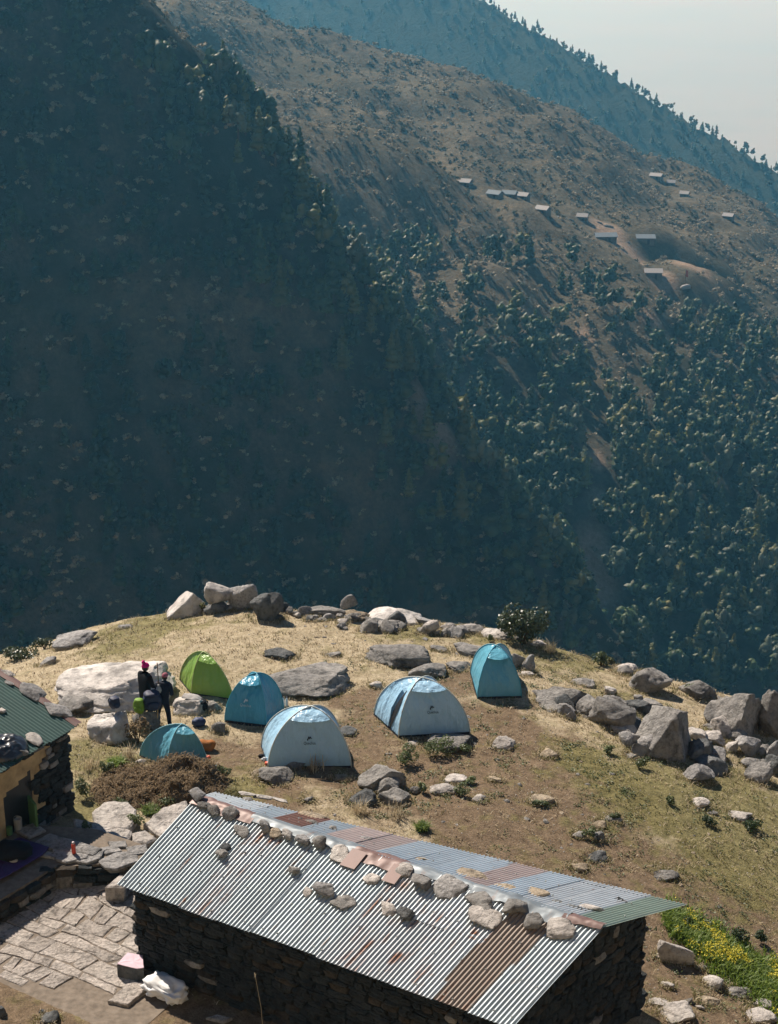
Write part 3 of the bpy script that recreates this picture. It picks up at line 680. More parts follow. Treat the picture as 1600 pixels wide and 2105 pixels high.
BO = [
 # skyline cluster
 (384, 1270, 92, 84, 'rock_smooth', 'pale leaning slab propped at the edge of the skyline rocks', dict(block=3, cuts=1, dr=.7, rough=.07, planes=[(-.66, -.1, .74, .28), (.8, -.5, .3, .5), (-.2, -.95, .2, .6)])),
 (449, 1226, 64, 40, 'rock_smooth', 'pale squared block standing on top of the skyline rocks', dict(block=6, cuts=3, tilt=(0, .32), dr=.5, rough=.05, lift=-.12, stack=True)),
 (455, 1256, 78, 50, 'rock_dark', 'dark slab under the pale squared block', dict(block=3.5, cuts=7, tilt=(0, .3), rough=.07)),
 (494, 1250, 80, 54, 'rock_slate', 'blue grey tilted slab beside the dark skyline boulder', dict(block=3.5, cuts=6, tilt=(0, -.35), rough=.06, dr=.5, lift=-.06, stack=True)),
 (462, 1254, 40, 12, 'rock_pale', 'thin pale slab lying in front of the skyline rocks', dict(block=4, cuts=5, tilt=(0, -.2), rough=.06)),
 (545, 1280, 76, 84, 'rock_dark', 'large dark angular boulder among the skyline rocks', dict(block=3, cuts=9, rough=.1)),
 (580, 1262, 42, 36, 'rock_dark', 'dark broken stone beside the large dark skyline boulder', dict(cuts=8)),
 (606, 1268, 26, 22, 'rock_grey', 'small grey stone between dark boulder and arched rock', dict(cuts=7)),
 (627, 1265, 36, 34, 'rock_slate', 'grey slab at the side of the arched rock', dict(cuts=7, block=3)),
 (668, 1273, 92, 46, 'rock_grey', 'arched rock with dark overhanging front on the skyline', dict(cuts=4, block=2.6)),
 (716, 1242, 42, 26, 'rock_slate', 'split grey slab lying on brown rock on the skyline', dict(block=4, cuts=6, tilt=(0, -.3), rough=.06, dr=.5, lift=-.02, stack=True)),
 (728, 1262, 70, 30, 'rock_tan', 'brown crumbly rock under the split grey slab', dict(cuts=7, rough=.2)),
 (814, 1283, 116, 48, 'rock_smooth', 'smooth pale domed boulder on the skyline', dict(cuts=2, block=2.2, rough=.08)),
 (817, 1279, 42, 38, 'rock_dark', 'dark angular block in front of the pale domed boulder', dict(cuts=9, block=3)),
 (880, 1268, 52, 26, 'rock_slate', 'flat grey slabs beside the pale domed boulder', dict(cuts=7, block=3, tilt=(0, .3))),
 (797, 1298, 66, 22, 'rock_grey', 'low flat stone in the grass below the domed boulder', dict(cuts=6)),
 (880, 1306, 50, 34, 'rock_pale', 'pale tilted slab with sharp shaded underside', dict(cuts=6, block=3.5, tilt=(.1, -.5), dr=.5, rough=.07)),
 (922, 1300, 42, 28, 'rock_pale', 'rounded pale stone behind the tilted slab', dict(cuts=4)),
 (916, 1309, 28, 26, 'rock_grey', 'small grey stone beside the tilted slab', dict(cuts=7)),
 (961, 1276, 44, 19, 'rock_pale', 'pointed white stone standing on the rim', dict(cuts=8, block=3)),
 (969, 1306, 62, 27, 'rock_grey', 'broad grey stone beside the flat pale block', dict(cuts=6)),
 (1020, 1314, 64, 36, 'rock_pale', 'flat pale block beside the leafy bush', dict(cuts=5, block=4, rough=.07)),
 (1065, 1316, 22, 12, 'rock_grey', 'small stone at the foot of the leafy bush', dict(cuts=6)),
 (1108, 1330, 40, 14, 'rock_pale', 'pale flat stone below the leafy bush', dict(cuts=6)),
 # middle of the meadow
 (815, 1372, 140, 56, 'rock_grey', 'broad grey boulder with undercut shaded front', dict(cuts=4, block=2.4)),
 (905, 1341, 40, 22, 'rock_grey', 'small grey stone behind the broad undercut boulder', dict(cuts=6)),
 (880, 1397, 82, 50, 'rock_grey', 'grey boulder just behind the open white tent', dict(cuts=5)),
 (942, 1382, 56, 30, 'rock_grey', 'low rounded stone between grey boulder and light blue tent', dict(cuts=4)),
 (968, 1352, 84, 28, 'rock_grey', 'low flat rock behind the light blue tent', dict(cuts=5)),
 (1060, 1374, 44, 46, 'rock_grey', 'grey rock hidden partly by the light blue tent', dict(cuts=7, block=3)),
 (1088, 1382, 32, 44, 'rock_slate', 'blocky slate rock with white top beside the light blue tent', dict(cuts=8, block=4)),
 (1085, 1392, 38, 18, 'rock_pale', 'flat pale stone at the foot of the slate rock', dict(cuts=6)),
 (776, 1416, 38, 25, 'rock_pale', 'whitish stone alone in the straw behind the open white tent', dict(cuts=7)),
 (617, 1440, 205, 92, 'rock_grey', 'huge grey boulder behind the blue tent', dict(cuts=2, block=3.2, rough=.1, dr=.7, seed=58, planes=[(0, .1, 1, .55), (-.1, -.75, .65, .55), (.9, -.35, .25, .78), (-.6, -.1, .8, .7)])),
 (575, 1360, 74, 16, 'rock_dark', 'dark flat stone behind the huge grey boulder', dict(cuts=5)),
 (684, 1352, 36, 9, 'rock_grey', 'thin stone behind the right end of the huge grey boulder', dict(cuts=6)),
 (712, 1514, 46, 28, 'rock_dark', 'dark mossy hump beside the closed white tent', dict(cuts=3)),
 # left
 (226, 1466, 256, 138, 'rock_smooth', 'huge smooth pale boulder behind the two people', dict(cuts=1, block=2.4, rough=.05, dr=.8, seed=91, sink=.15, planes=[(-.32, -.2, .92, .5), (.45, -.8, .35, .55), (.9, -.1, .3, .8)])),
 (150, 1472, 92, 54, 'rock_grey', 'rounded lip of rock under the huge pale boulder', dict(cuts=4)),
 (262, 1462, 100, 48, 'rock_grey', 'grey rock at the feet of the two people', dict(cuts=5)),
 (228, 1530, 108, 100, 'rock_smooth', 'pale boulder carrying the dark rucksack', dict(cuts=2, block=2.6, rough=.12, dr=.9, planes=[(-.3, -.35, .88, .5), (.7, -.6, .3, .6)])),
 (298, 1506, 64, 62, 'rock_grey', 'shaded grey rock under the green rucksack', dict(cuts=5)),
 (394, 1472, 84, 52, 'rock_smooth', 'low pale rock draped with a dark bag', dict(cuts=3, block=2.4)),
 (436, 1464, 44, 30, 'rock_grey', 'small grey rock between draped rock and green tent', dict(cuts=6)),
 (448, 1508, 36, 36, 'rock_grey', 'grey stone beside the dark blue stuff sack', dict(cuts=6)),
 (158, 1330, 118, 52, 'rock_slate', 'layered slate outcrop on the meadow rim', dict(cuts=6, block=3, strata=.12, tilt=(0, -.2))),
 (259, 1293, 40, 18, 'rock_slate', 'squared slate block on the rim beside the layered outcrop', dict(cuts=4, block=4)),
 (92, 1370, 44, 22, 'rock_slate', 'narrow slate sticking out of the grass below the outcrop', dict(cuts=6, block=3, tilt=(0, -.4))),
 # in front of the tents
 (566, 1616, 78, 48, 'rock_grey', 'grey boulder in front of the closed white tent', dict(cuts=5)),
 (606, 1582, 50, 32, 'rock_grey', 'pale topped stone against the front of the closed white tent', dict(cuts=5)),
 (531, 1597, 30, 19, 'rock_tan', 'yellowish stone beside the grey boulder near the closed white tent', dict(cuts=4)),
 (918, 1552, 106, 48, 'rock_grey', 'grass topped boulder in front of the open white tent', dict(cuts=5)),
 (848, 1534, 36, 16, 'rock_pale', 'pale stone at the corner of the open white tent', dict(cuts=6)),
 (790, 1626, 112, 72, 'rock_grey', 'tall rounded boulder of the group behind the tin roof', dict(cuts=5, block=2.4)),
 (800, 1640, 70, 54, 'rock_grey', 'smooth middle boulder of the group behind the tin roof', dict(cuts=4, block=2.3)),
 (742, 1657, 66, 50, 'rock_dark', 'dark boulder of the group behind the tin roof', dict(cuts=5)),
 (814, 1662, 74, 52, 'rock_grey', 'front boulder of the group with dry stalks before it', dict(cuts=5, block=2.3)),
 (854, 1634, 24, 20, 'rock_grey', 'small stone at the side of the boulder group', dict(cuts=6)),
 (934, 1611, 56, 25, 'rock_pale', 'pale flat stone with plants growing along it', dict(cuts=4)),
 (913, 1634, 64, 25, 'rock_pale', 'low pale stone next to a green tuft', dict(cuts=4)),
 (987, 1650, 34, 22, 'rock_pale', 'small pale stone half covered by herbs', dict(cuts=5)),
 (1034, 1540, 56, 34, 'rock_pale', 'pale rounded stone alone on bare soil', dict(cuts=5)),
 (1020, 1610, 34, 20, 'rock_tan', 'tan stone barely rising from the bare soil', dict(cuts=4, sink=.4)),
 (1118, 1658, 60, 30, 'rock_tan', 'flat tan stone ringed by small herbs', dict(cuts=4, sink=.4)),
 (1128, 1560, 50, 14, 'rock_tan', 'sunken tan stone below the ledge boulders', dict(cuts=4, sink=.4)),
 # right hand ledge
 (1160, 1466, 140, 76, 'rock_grey', 'broken grey ledge boulder with shaded notch', dict(cuts=4, block=3, rough=.16, planes=[(-.2, -.5, .85, .5), (.3, -.9, .1, .7)])),
 (1252, 1500, 124, 100, 'rock_grey', 'dark fronted ledge boulder next to the notched one', dict(cuts=6, rough=.14)),
 (1200, 1412, 60, 18, 'rock_grey', 'thin stone lying behind the notched ledge boulder', dict(cuts=7)),
 (1313, 1446, 22, 26, 'rock_grey', 'small upright stone between ledge and peaked boulder', dict(cuts=8)),
 (1370, 1562, 132, 138, 'rock_grey', 'tall peaked grey boulder with black shaded side', dict(cuts=1, block=2.6, seed=33, dr=.8, planes=[(-.72, -.25, .62, .42), (.86, -.35, .2, .6), (.1, -.9, .25, .62), (.2, .3, .9, .8)])),
 (1336, 1462, 60, 36, 'rock_grey', 'rounded stone leaning behind the peaked boulder', dict(cuts=5)),
 (1336, 1428, 104, 70, 'rock_grey', 'smooth sloping boulder on the rim above the ledge', dict(cuts=4, block=2.3, tilt=(0, -.3))),
 (1440, 1440, 100, 58, 'rock_grey', 'half buried rock in straw beside the big rim boulder', dict(cuts=4)),
 (1520, 1520, 128, 122, 'rock_grey', 'big ridged rim boulder with two humps', dict(cuts=2, rough=.16, planes=[(-.6, -.3, .7, .45), (.8, -.5, .2, .55)])),
 (1582, 1514, 76, 104, 'rock_grey', 'outer hump of rock next to the big ridged boulder', dict(cuts=5)),
 (1464, 1532, 70, 42, 'rock_pale', 'flat topped pale rock over a black hollow', dict(cuts=5, block=4)),
 (1538, 1556, 66, 50, 'rock_slate', 'tilted slate slab with orange lichen edge', dict(cuts=5, block=4, tilt=(0, .45), rough=.06)),
 (1592, 1562, 44, 60, 'rock_slate', 'steep slate slab next to the lichen edged one', dict(cuts=6, block=4, tilt=(0, .7), rough=.06)),
 (1294, 1372, 56, 24, 'rock_pale', 'heap of pale broken stone on the rim', dict(cuts=9, rough=.25)),
 (1284, 1388, 44, 24, 'rock_grey', 'grey stone under the heap of pale broken stone', dict(cuts=7)),
 (1372, 1562, 60, 14, 'rock_dark', 'flat dark stone in the shadow of the peaked boulder', dict(cuts=5)),
 (1300, 1560, 34, 14, 'rock_grey', 'flat grey stone in grass near the peaked boulder shadow', dict(cuts=5)),
 # right hand slope
 (1442, 1664, 44, 30, 'rock_pale', 'pale rounded stone on the green slope', dict(cuts=4)),
 (1524, 1690, 62, 22, 'rock_pale', 'low pale stone beside a green tuft on the slope', dict(cuts=4)),
 (1466, 1676, 26, 8, 'rock_grey', 'thin stone just below the pale rounded one', dict(cuts=5)),
 (1372, 1812, 58, 24, 'rock_grey', 'low grey stone on bare soil behind the tin roof', dict(cuts=4)),
 (1262, 1692, 38, 18, 'rock_grey', 'rounded stone tucked under a green tuft', dict(cuts=4)),
 (1234, 1703, 44, 14, 'rock_tan', 'low tan stone below the tufted stone', dict(cuts=4)),
 (1190, 1725, 30, 18, 'rock_grey', 'small grey stone with rounded top on bare soil', dict(cuts=5)),
 (1230, 1728, 28, 24, 'rock_slate', 'blue grey pointed stone among herbs', dict(cuts=7)),
 (1226, 1774, 54, 24, 'rock_dark', 'dark stone overgrown by herbs', dict(cuts=5)),
 (1190, 1792, 44, 18, 'rock_tan', 'sunken tan stone close to the tin roof edge', dict(cuts=4, sink=.4)),
 (290, 1572, 28, 18, 'rock_pale', 'pale stone in green grass above the earth heap', dict(cuts=4)),
 (700, 1606, 40, 10, 'rock_tan', 'flat stone at the shaded corner of the closed white tent', dict(cuts=4)),
 (632, 1652, 30, 18, 'rock_grey', 'grey stone just behind the ridge of the tin roof', dict(cuts=4)),
 # terrace below the hut
 (1398, 1984, 96, 62, 'rock_pale', 'long pale slab edging the terrace by the yellow flowers', dict(cuts=6, block=4, tilt=(0, .5), dr=.4, rough=.06)),
 (1362, 1976, 40, 22, 'rock_pale', 'pale stone against the hut corner', dict(cuts=6)),
 (1446, 1996, 30, 16, 'rock_grey', 'small stone in the terrace edge row', dict(cuts=6)),
 (1474, 2036, 54, 42, 'rock_pale', 'squared pale stone in the terrace edge row', dict(cuts=6, block=4, tilt=(0, .4), rough=.07)),
 (1520, 2054, 56, 32, 'rock_grey', 'ridged grey stone in the terrace edge row', dict(cuts=6, strata=.1)),
 (1570, 2080, 54, 30, 'rock_pale', 'wide pale stone at the end of the terrace edge row', dict(cuts=5)),
 (1566, 2108, 76, 30, 'rock_pale', 'large flat stone inside the end of the edge row', dict(cuts=4)),
 (1374, 2034, 30, 20, 'rock_pale', 'small squared stone on the terrace soil', dict(cuts=5, block=4)),
 (1418, 2066, 24, 18, 'rock_grey', 'grey cube shaped stone on the terrace soil', dict(cuts=4, block=5)),
 (1460, 2070, 54, 22, 'rock_tan', 'flat tan stone on the terrace soil', dict(cuts=5, block=4)),
 (1440, 2077, 20, 10, 'rock_pale', 'thin pale stone next to the flat tan one', dict(cuts=5)),
 (1392, 2106, 88, 34, 'rock_pale', 'broad pale flat stone near the hut gable', dict(cuts=4, block=3)),
 (1358, 2076, 50, 24, 'rock_pale', 'pale flat stone touching the hut gable', dict(cuts=4, block=3)),
 (97, 2108, 44, 30, 'rock_dark', 'black stone in gravel below the paved yard', dict(cuts=6)),
 (3, 2092, 24, 30, 'rock_dark', 'dark stone beside dry gravel below the paved yard', dict(cuts=6)),
 (84, 2086, 18, 10, 'rock_dark', 'small dark stone above the black one', dict(cuts=6)),
]
for px_, by_, w_, h_, m_, lab, kw in BO:
    boulder('boulder' if w_ > 45 else 'stone', px_, by_, w_, h_, m_, lab, 'boulder' if w_ > 45 else 'stone', **kw)

rj = np.random.RandomState(31)
for k in range(78):
    if k < 40: px_ = rj.uniform(560, 1060); by_ = np.interp(px_, [c[0] for c in CREST], [c[1] for c in CREST]) + 6 + abs(rj.normal()) * 14; w_ = rj.uniform(14, 46)
    else: px_ = rj.uniform(1110, 1600); by_ = np.interp(px_, [1100, 1300, 1400, 1600], [1455, 1500, 1540, 1575]) + rj.normal() * 26; w_ = rj.uniform(22, 84)
    boulder('stone', px_, by_, w_, w_ * rj.uniform(.5, .9), rj.choice(['rock_grey', 'rock_pale', 'rock_slate', 'rock_dark'], p=[.4, .15, .25, .2]), 'angular loose rock in the jumble along the meadow rim' if k < 40 else 'loose rock wedged between the big ledge boulders', 'stone', 'rocks jumbled along the rim' if k < 40 else 'rocks between the ledge boulders', cuts=8, block=3, sink=.32, tilt=(rj.uniform(-.3, .3), rj.uniform(-.4, .4)), rz=rj.uniform(0, 3))
# small look-alike stones
rng = np.random.RandomState(11)
sm_meshes = [mesh_data('stone', *(lambda v, f: (v * [1, .8, .55], f))(*rock_shape(500 + i, 2, 2.6, 6, .15)), 'rock_tan' if i % 3 == 0 else 'rock_grey', True) for i in range(6)]
for k in range(90):
    zone = rng.randint(3)
    if zone == 0: px_, py_ = rng.uniform(560, 1130), rng.uniform(1240, 1345)
    elif zone == 1: px_, py_ = rng.uniform(1000, 1590), rng.uniform(1560, 1880)
    else: px_, py_ = rng.uniform(620, 1250), rng.uniform(1470, 1700)
    q = on_ground(px_, py_); o = link(bpy.data.objects.new('stone', sm_meshes[rng.randint(6)])); s0 = rng.uniform(.035, .10)
    o.location = Vector(q) + Vector((0, 0, -s0 * .1)); o.scale = (s0, s0, s0); o.rotation_euler = (0, 0, rng.uniform(0, 6.28))
    tag(o, 'small loose stone lying in the meadow straw', 'stone', 'small loose stones on the meadow')

# ================================================================== main hut
Dv = np.array([.8633, -.5047, 0]); Nv = np.array([.5047, .8633, 0])          # along the ridge towards the camera, and back
EZ, RZ, BZ = 2.0, 2.82, 1.9
A0, E1 = at_z(240, 1818, EZ), at_z(1050, 2111, EZ)
R0, R1 = at_z(402, 1640, RZ), at_z(1236, 1905, RZ)
B0, B1 = at_z(442, 1629, BZ + .25), at_z(1408, 1858, BZ)
hut = empty('stone_hut', (A0 + E1 + B0 + B1) / 4 * np.array([1, 1, 0]) + np.array([0, 0, -.7]), 'stone hut with corrugated iron roof weighed down by stones', 'hut')
def bil(a, b, c, d, u, v):     # a..b bottom, d..c top
    u = np.asarray(u)[..., None]; v = np.asarray(v)[..., None]
    return a * (1 - u) * (1 - v) + b * u * (1 - v) + c * u * v + d * (1 - u) * v
def corr_sheet(parent, a, b, c, d, u0, u1, v0, v1, mat, lift=0., amp=.0155, pitch=.076, seed=0):
    W = np.linalg.norm(b - a) * (u1 - u0); L = np.linalg.norm(d - a) * (v1 - v0)
    ns = max(8, int(W / pitch * 8)); nv = 5
    uu, vv = np.meshgrid(np.linspace(0, 1, ns), np.linspace(0, 1, nv))
    P = bil(a, b, c, d, u0 + uu * (u1 - u0), v0 + vv * (v1 - v0))
    nrm = np.cross(b - a, d - a); nrm /= np.linalg.norm(nrm)
    r = np.random.RandomState(seed)
    x = (u0 + uu * (u1 - u0)) * np.linalg.norm(b - a)
    hgt = amp * np.sin(x / pitch * 2 * math.pi) + lift + r.uniform(-.004, .004) + .006 * np.sin(vv * 5 + seed) * r.uniform(-1, 1)
    P = P + nrm * hgt[..., None]
    return obj_rel('roof_sheet', P.reshape(-1, 3), grid_faces(ns, nv), mat, parent, True, np.stack([x.ravel() + seed * 3.1, (vv * L).ravel() + seed * 1.7], 1))
nF = 11; fm = ['galvanised', 'galvanised', 'streaked', 'galvanised', 'galvanised', 'galvanised', 'streaked', 'streaked', 'streaked', 'brown', 'galvanised']
r_ = np.random.RandomState(3)
for i in range(nF):
    u0, u1 = i / nF - (.004 if i else 0), (i + 1) / nF + .006
    e0 = r_.uniform(-.012, .008)
    if i in (7, 8):
        corr_sheet(hut, A0, E1, R1, R0, u0, u1, e0, .60, 'iron_' + fm[i], .0 + .007 * (i % 2), seed=i)
        corr_sheet(hut, A0, E1, R1, R0, u0, u1, .56, 1.0, 'iron_streaked', .012 + .007 * (i % 2), seed=i + 40)
    else: corr_sheet(hut, A0, E1, R1, R0, u0, u1, e0, 1.0, 'iron_' + fm[i], .007 * (i % 2), seed=i)
bm_ = ['pale', 'pale', 'blue', 'darkrust', 'blue', 'pinkrust', 'pinkrust', 'blue', 'blue', 'blue', 'pinkrust', 'blue', 'pale', 'pale', 'greenish']
nB = len(bm_)
for i in range(nB):
    u0, u1 = 1 - (i + 1) / nB, 1 - i / nB       # quad runs B1 -> B0 seen from behind
    corr_sheet(hut, B1, B0, R0, R1, u0 - .003, u1 + .003, r_.uniform(-.015, .01), 1.0, 'iron_' + bm_[i], .007 * (i % 2), amp=.0155, seed=60 + i)
# screws, too small to pick apart
scr = []
nF_ = np.cross(E1 - A0, R0 - A0); nF_ /= np.linalg.norm(nF_); nBk = np.cross(B0 - B1, R1 - B1); nBk /= np.linalg.norm(nBk)
iv, if_ = ico(1)
for v in (.06, .36, .66):
    for i in range(34):
        if r_.rand() < .7:
            p = bil(A0, E1, R1, R0, (i + r_.uniform(.2, .8)) / 34, v + r_.uniform(-.015, .015)); scr.append((iv * .016 + p + nF_ * .022, if_))
            p = bil(B1, B0, R0, R1, (i + r_.uniform(.2, .8)) / 34, v + r_.uniform(-.015, .015)); scr.append((iv * .016 + p + nBk * .022, if_))
V, Fc = join(scr); tag(obj_rel('roof_screws', V, Fc, 'tin', hut), kind='stuff')
# ridge capping strips, bent over the ridge and crumpled
cm = [('cap_red', 0, .1), ('cap_red', .09, .17), ('cap_white', .16, .34), ('cap_white', .33, .44), ('cap_red', .43, .56), ('cap_white', .55, .72), ('cap_white', .71, .84), ('cap_white', .83, .93), ('cap_red', .92, 1.005)]
upv = np.array([0, 0, 1.0])
for i, (mt, u0, u1) in enumerate(cm):
    nu, nv = 26, 9; uu, vv = np.meshgrid(np.linspace(u0, u1, nu), np.linspace(-1, 1, nv)); skw = .05 * math.sin(i * 3.7)
    dn = (A0 - R0) / np.linalg.norm(A0 - R0); dbk = (B1 - R1) / np.linalg.norm(B1 - R1)
    wf, wb = .19 + .05 * math.sin(i * 2.1), .16
    base = R0 + (R1 - R0) * uu[..., None]
    P = base + np.where((vv < 0)[..., None], -vv[..., None] * (wf + skw * (uu - u0) / (u1 - u0))[..., None] * dn, vv[..., None] * wb * dbk) + upv * (.035 + .003 * (i % 2))
    P = P + (fbm2(uu * 30, vv * 1.2 + i, 1.0, 3, 90 + i)[..., None] * .05) * np.array([.3, .3, 1])
    obj_rel('ridge_cap', P.reshape(-1, 3), grid_faces(nu, nv), mt, hut, True, np.stack([uu.ravel() * 8, vv.ravel() * .3], 1))
for (px_, py_, w_) in [(728, 1769, .3), (812, 1800, .26)]:
    nrm = nF_; d_ = ray(px_, py_); tpar = ((A0 - cC) @ nrm) / (d_ @ nrm); c0 = cC + d_ * tpar + nrm * .03
    yv = (R0 - A0) / np.linalg.norm(R0 - A0)
    P = [c0 + Dv * a_ * w_ + yv * b_ * .2 + nrm * (.02 if (a_ + b_) % 2 else 0) for a_, b_ in ((-.5, -1), (.5, -1), (.5, 1), (-.5, 1))]
    obj_rel('roof_patch', P, [(0, 1, 2, 3)], 'cap_red', hut, False, [(0, 0), (1, 0), (1, 1), (0, 1)])

# dry stone walls
def stone_unit(seed):
    r = np.random.RandomState(seed); bm = bmesh.new(); bmesh.ops.create_cube(bm, size=1)
    bmesh.ops.subdivide_edges(bm, edges=bm.edges, cuts=1, use_grid_fill=True)
    V = np.array([v.co[:] for v in bm.verts]); Fc = [[v.index for v in f.verts] for f in bm.faces]; bm.free()
    n = (np.abs(V * 2) ** 5).sum(1) ** .2; V = V / n[:, None]
    return V + r.uniform(-.075, .075, V.shape), Fc
SU = [[mesh_data('stone', *stone_unit(i), mt) for i in range(7)] for mt in ('wall_stone_grey', 'wall_stone_brown', 'rock_grey')]
SUraw = [stone_unit(i) for i in range(7)]
def stone_wall(thing, p0, p1, z0, topf, outn, seed, limit, brown=.3, pale=.04, cover=None, thick=.4, stone_h=(.07, .17), stone_l=(.18, .5)):
    """core + stones as children; p0->p1 outer face base line"""
    p0 = np.array(p0, float); p1 = np.array(p1, float); L = np.linalg.norm((p1 - p0)[:2]); dr_ = (p1 - p0) / L; dr_[2] = 0; outn = np.array(outn, float)
    us = np.linspace(0, L, 13); V = []; ins = .07
    for off in (ins, thick):
        for zz in (0, 1):
            for u in us: V.append(p0 + dr_ * u - outn * off + np.array([0, 0, (topf(u) - .03 if zz else z0) - p0[2]]))
    n = len(us); Fc = []
    for i in range(n - 1):
        Fc += [(i, i + 1, n + i + 1, n + i), (2 * n + i + 1, 2 * n + i, 3 * n + i, 3 * n + i + 1), (n + i, n + i + 1, 3 * n + i + 1, 3 * n + i)]
    Fc += [(0, n, 3 * n, 2 * n), (n - 1, 3 * n - 1, 4 * n - 1, 2 * n - 1)]
    wall = obj_rel('wall', V, Fc, 'wall_core', thing)
    r = np.random.RandomState(seed); stones = []; z = z0
    while z < max(topf(0), topf(L / 2), topf(L)):
        h = r.uniform(*stone_h); u = r.uniform(-.1, .05)
        while u < L:
            l = r.uniform(*stone_l) * (.7 if r.rand() < .3 else 1.0); uc = u + l / 2
            if uc < L and z + h < topf(min(max(uc, 0), L)) + .02 and (cover is None or not cover(uc, z + h / 2)):
                stones.append((p0 + dr_ * uc + np.array([0, 0, z + h / 2 - p0[2]]) - outn * (.06 - r.uniform(-.015, .03)), l * 1.02, h * 1.04, r.uniform(-.06, .06), r.randint(7)))
            u += l
        z += h * .97
    vis = []
    for s in stones:
        a, b_, w = project(s[0]); vis.append(-15 < a < 1615 and b_ < 2115)
    order = [s for s, v in zip(stones, vis) if v]; hid = [s for s, v in zip(stones, vis) if not v]
    order.sort(key=lambda q_: -q_[1] * q_[2] * px_per_m(q_[0]) ** 2)
    if len(order) > limit: hid += order[limit:]; order = order[:limit]
    ang = math.atan2(dr_[1], dr_[0])
    for c, l, h, tl, k in order:
        f_ = r.rand(); o = link(bpy.data.objects.new('stone', SU[2 if f_ < pale else 1 if f_ < pale + brown else 0][k]), wall)
        o.location = Vector(c - np.array(thing.location)); o.rotation_euler = (0, tl, ang); o.scale = (l, .26, h)
    if hid:
        J = []
        for c, l, h, tl, k in hid:
            v, f = SUraw[k]; J.append(((v * [l, .26, h]) @ rot3(0, tl, ang).T + c, f))
        V, Fc = join(J); tag(obj('stones', np.array(V) - np.array(thing.location), Fc, 'wall_stone_grey', wall), kind='stuff')
    return wall
inset = .16
Wf0 = A0 + Nv * .17 + Dv * .26; Wf1 = E1 + Nv * .17 - Dv * .42
Wb1 = B1 - Nv * .28 - Dv * .62; Wb0 = B0 - Nv * .15 + Dv * .55
Wb1 = Wf1 + Nv * ((Wb1 - Wf1) @ Nv) + Dv * ((Wb1 - Wf1) @ Dv) ; 
gl = np.linalg.norm((Wb1 - Wf1)[:2]); gd = (Wb1 - Wf1) / gl; gd[2] = 0; gd /= np.linalg.norm(gd); gout = np.array([-gd[1], gd[0], 0]); gout *= np.sign(gout @ Dv)
ur = ((R1 - Wf1)[:2] @ gd[:2])
def gable_top(u):
    return (EZ - .05) + (RZ - .06 - EZ) * (u / ur) + .02 if u < ur else (RZ - .06) + (BZ - RZ) * ((u - ur) / (gl + .25 - ur))
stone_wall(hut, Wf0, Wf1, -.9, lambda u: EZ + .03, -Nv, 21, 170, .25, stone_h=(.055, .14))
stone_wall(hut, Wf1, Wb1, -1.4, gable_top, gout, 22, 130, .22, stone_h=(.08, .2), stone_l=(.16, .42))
gl0 = np.linalg.norm((Wb0 - Wf0)[:2]); g0d = (Wb0 - Wf0) / gl0; g0d[2] = 0
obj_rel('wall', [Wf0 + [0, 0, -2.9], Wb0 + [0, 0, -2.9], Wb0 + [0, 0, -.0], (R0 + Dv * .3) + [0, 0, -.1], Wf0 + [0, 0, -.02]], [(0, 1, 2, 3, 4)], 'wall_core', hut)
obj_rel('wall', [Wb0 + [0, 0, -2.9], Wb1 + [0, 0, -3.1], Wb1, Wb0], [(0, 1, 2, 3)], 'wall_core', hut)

# stones weighing down the roof: each lies on the tin and can be lifted off
def on_plane(px, py, p0, n):
    d = ray(px, py); return cC + d * (((p0 - cC) @ n) / (d @ n))
def roof_stone(px, py, wpx, mat, flat, label, back=False, plane=None):
    roof_stone.n += 1; n, p0 = (nBk, B1) if back else (nF_, A0)
    if plane is not None: n, p0 = plane
    q = on_plane(px, py, p0, n); k = px_per_m(q); w = wpx / k * 1.14
    V, Fc = rock_shape(700 + roof_stone.n * 3, 3, 3.4 if flat else 3.0, 9, .07 if flat else .11)
    V = V / np.abs(V).max(0)
    r = np.random.RandomState(roof_stone.n); dims = np.array([w / 2, w / 2 * r.uniform(.6, .85), w * (.07 if flat else r.uniform(.17, .27))])
    V = V * dims; zax = Vector(n); xax = Vector(Dv); xax = (xax - zax * xax.dot(zax)).normalized(); yax = zax.cross(xax)
    M = np.array([xax, yax, zax]).T; a = r.uniform(-.5, .5); V = V @ rot3(r.uniform(-.08, .08), r.uniform(-.08, .08), a).T @ M.T
    o = obj('roof_stone', V, Fc, mat, None, False); o.location = Vector(q + n * (dims[2] * .8 + .012))
    return tag(o, label, 'stone', 'stones weighing down the tin roofs')
roof_stone.n = 0
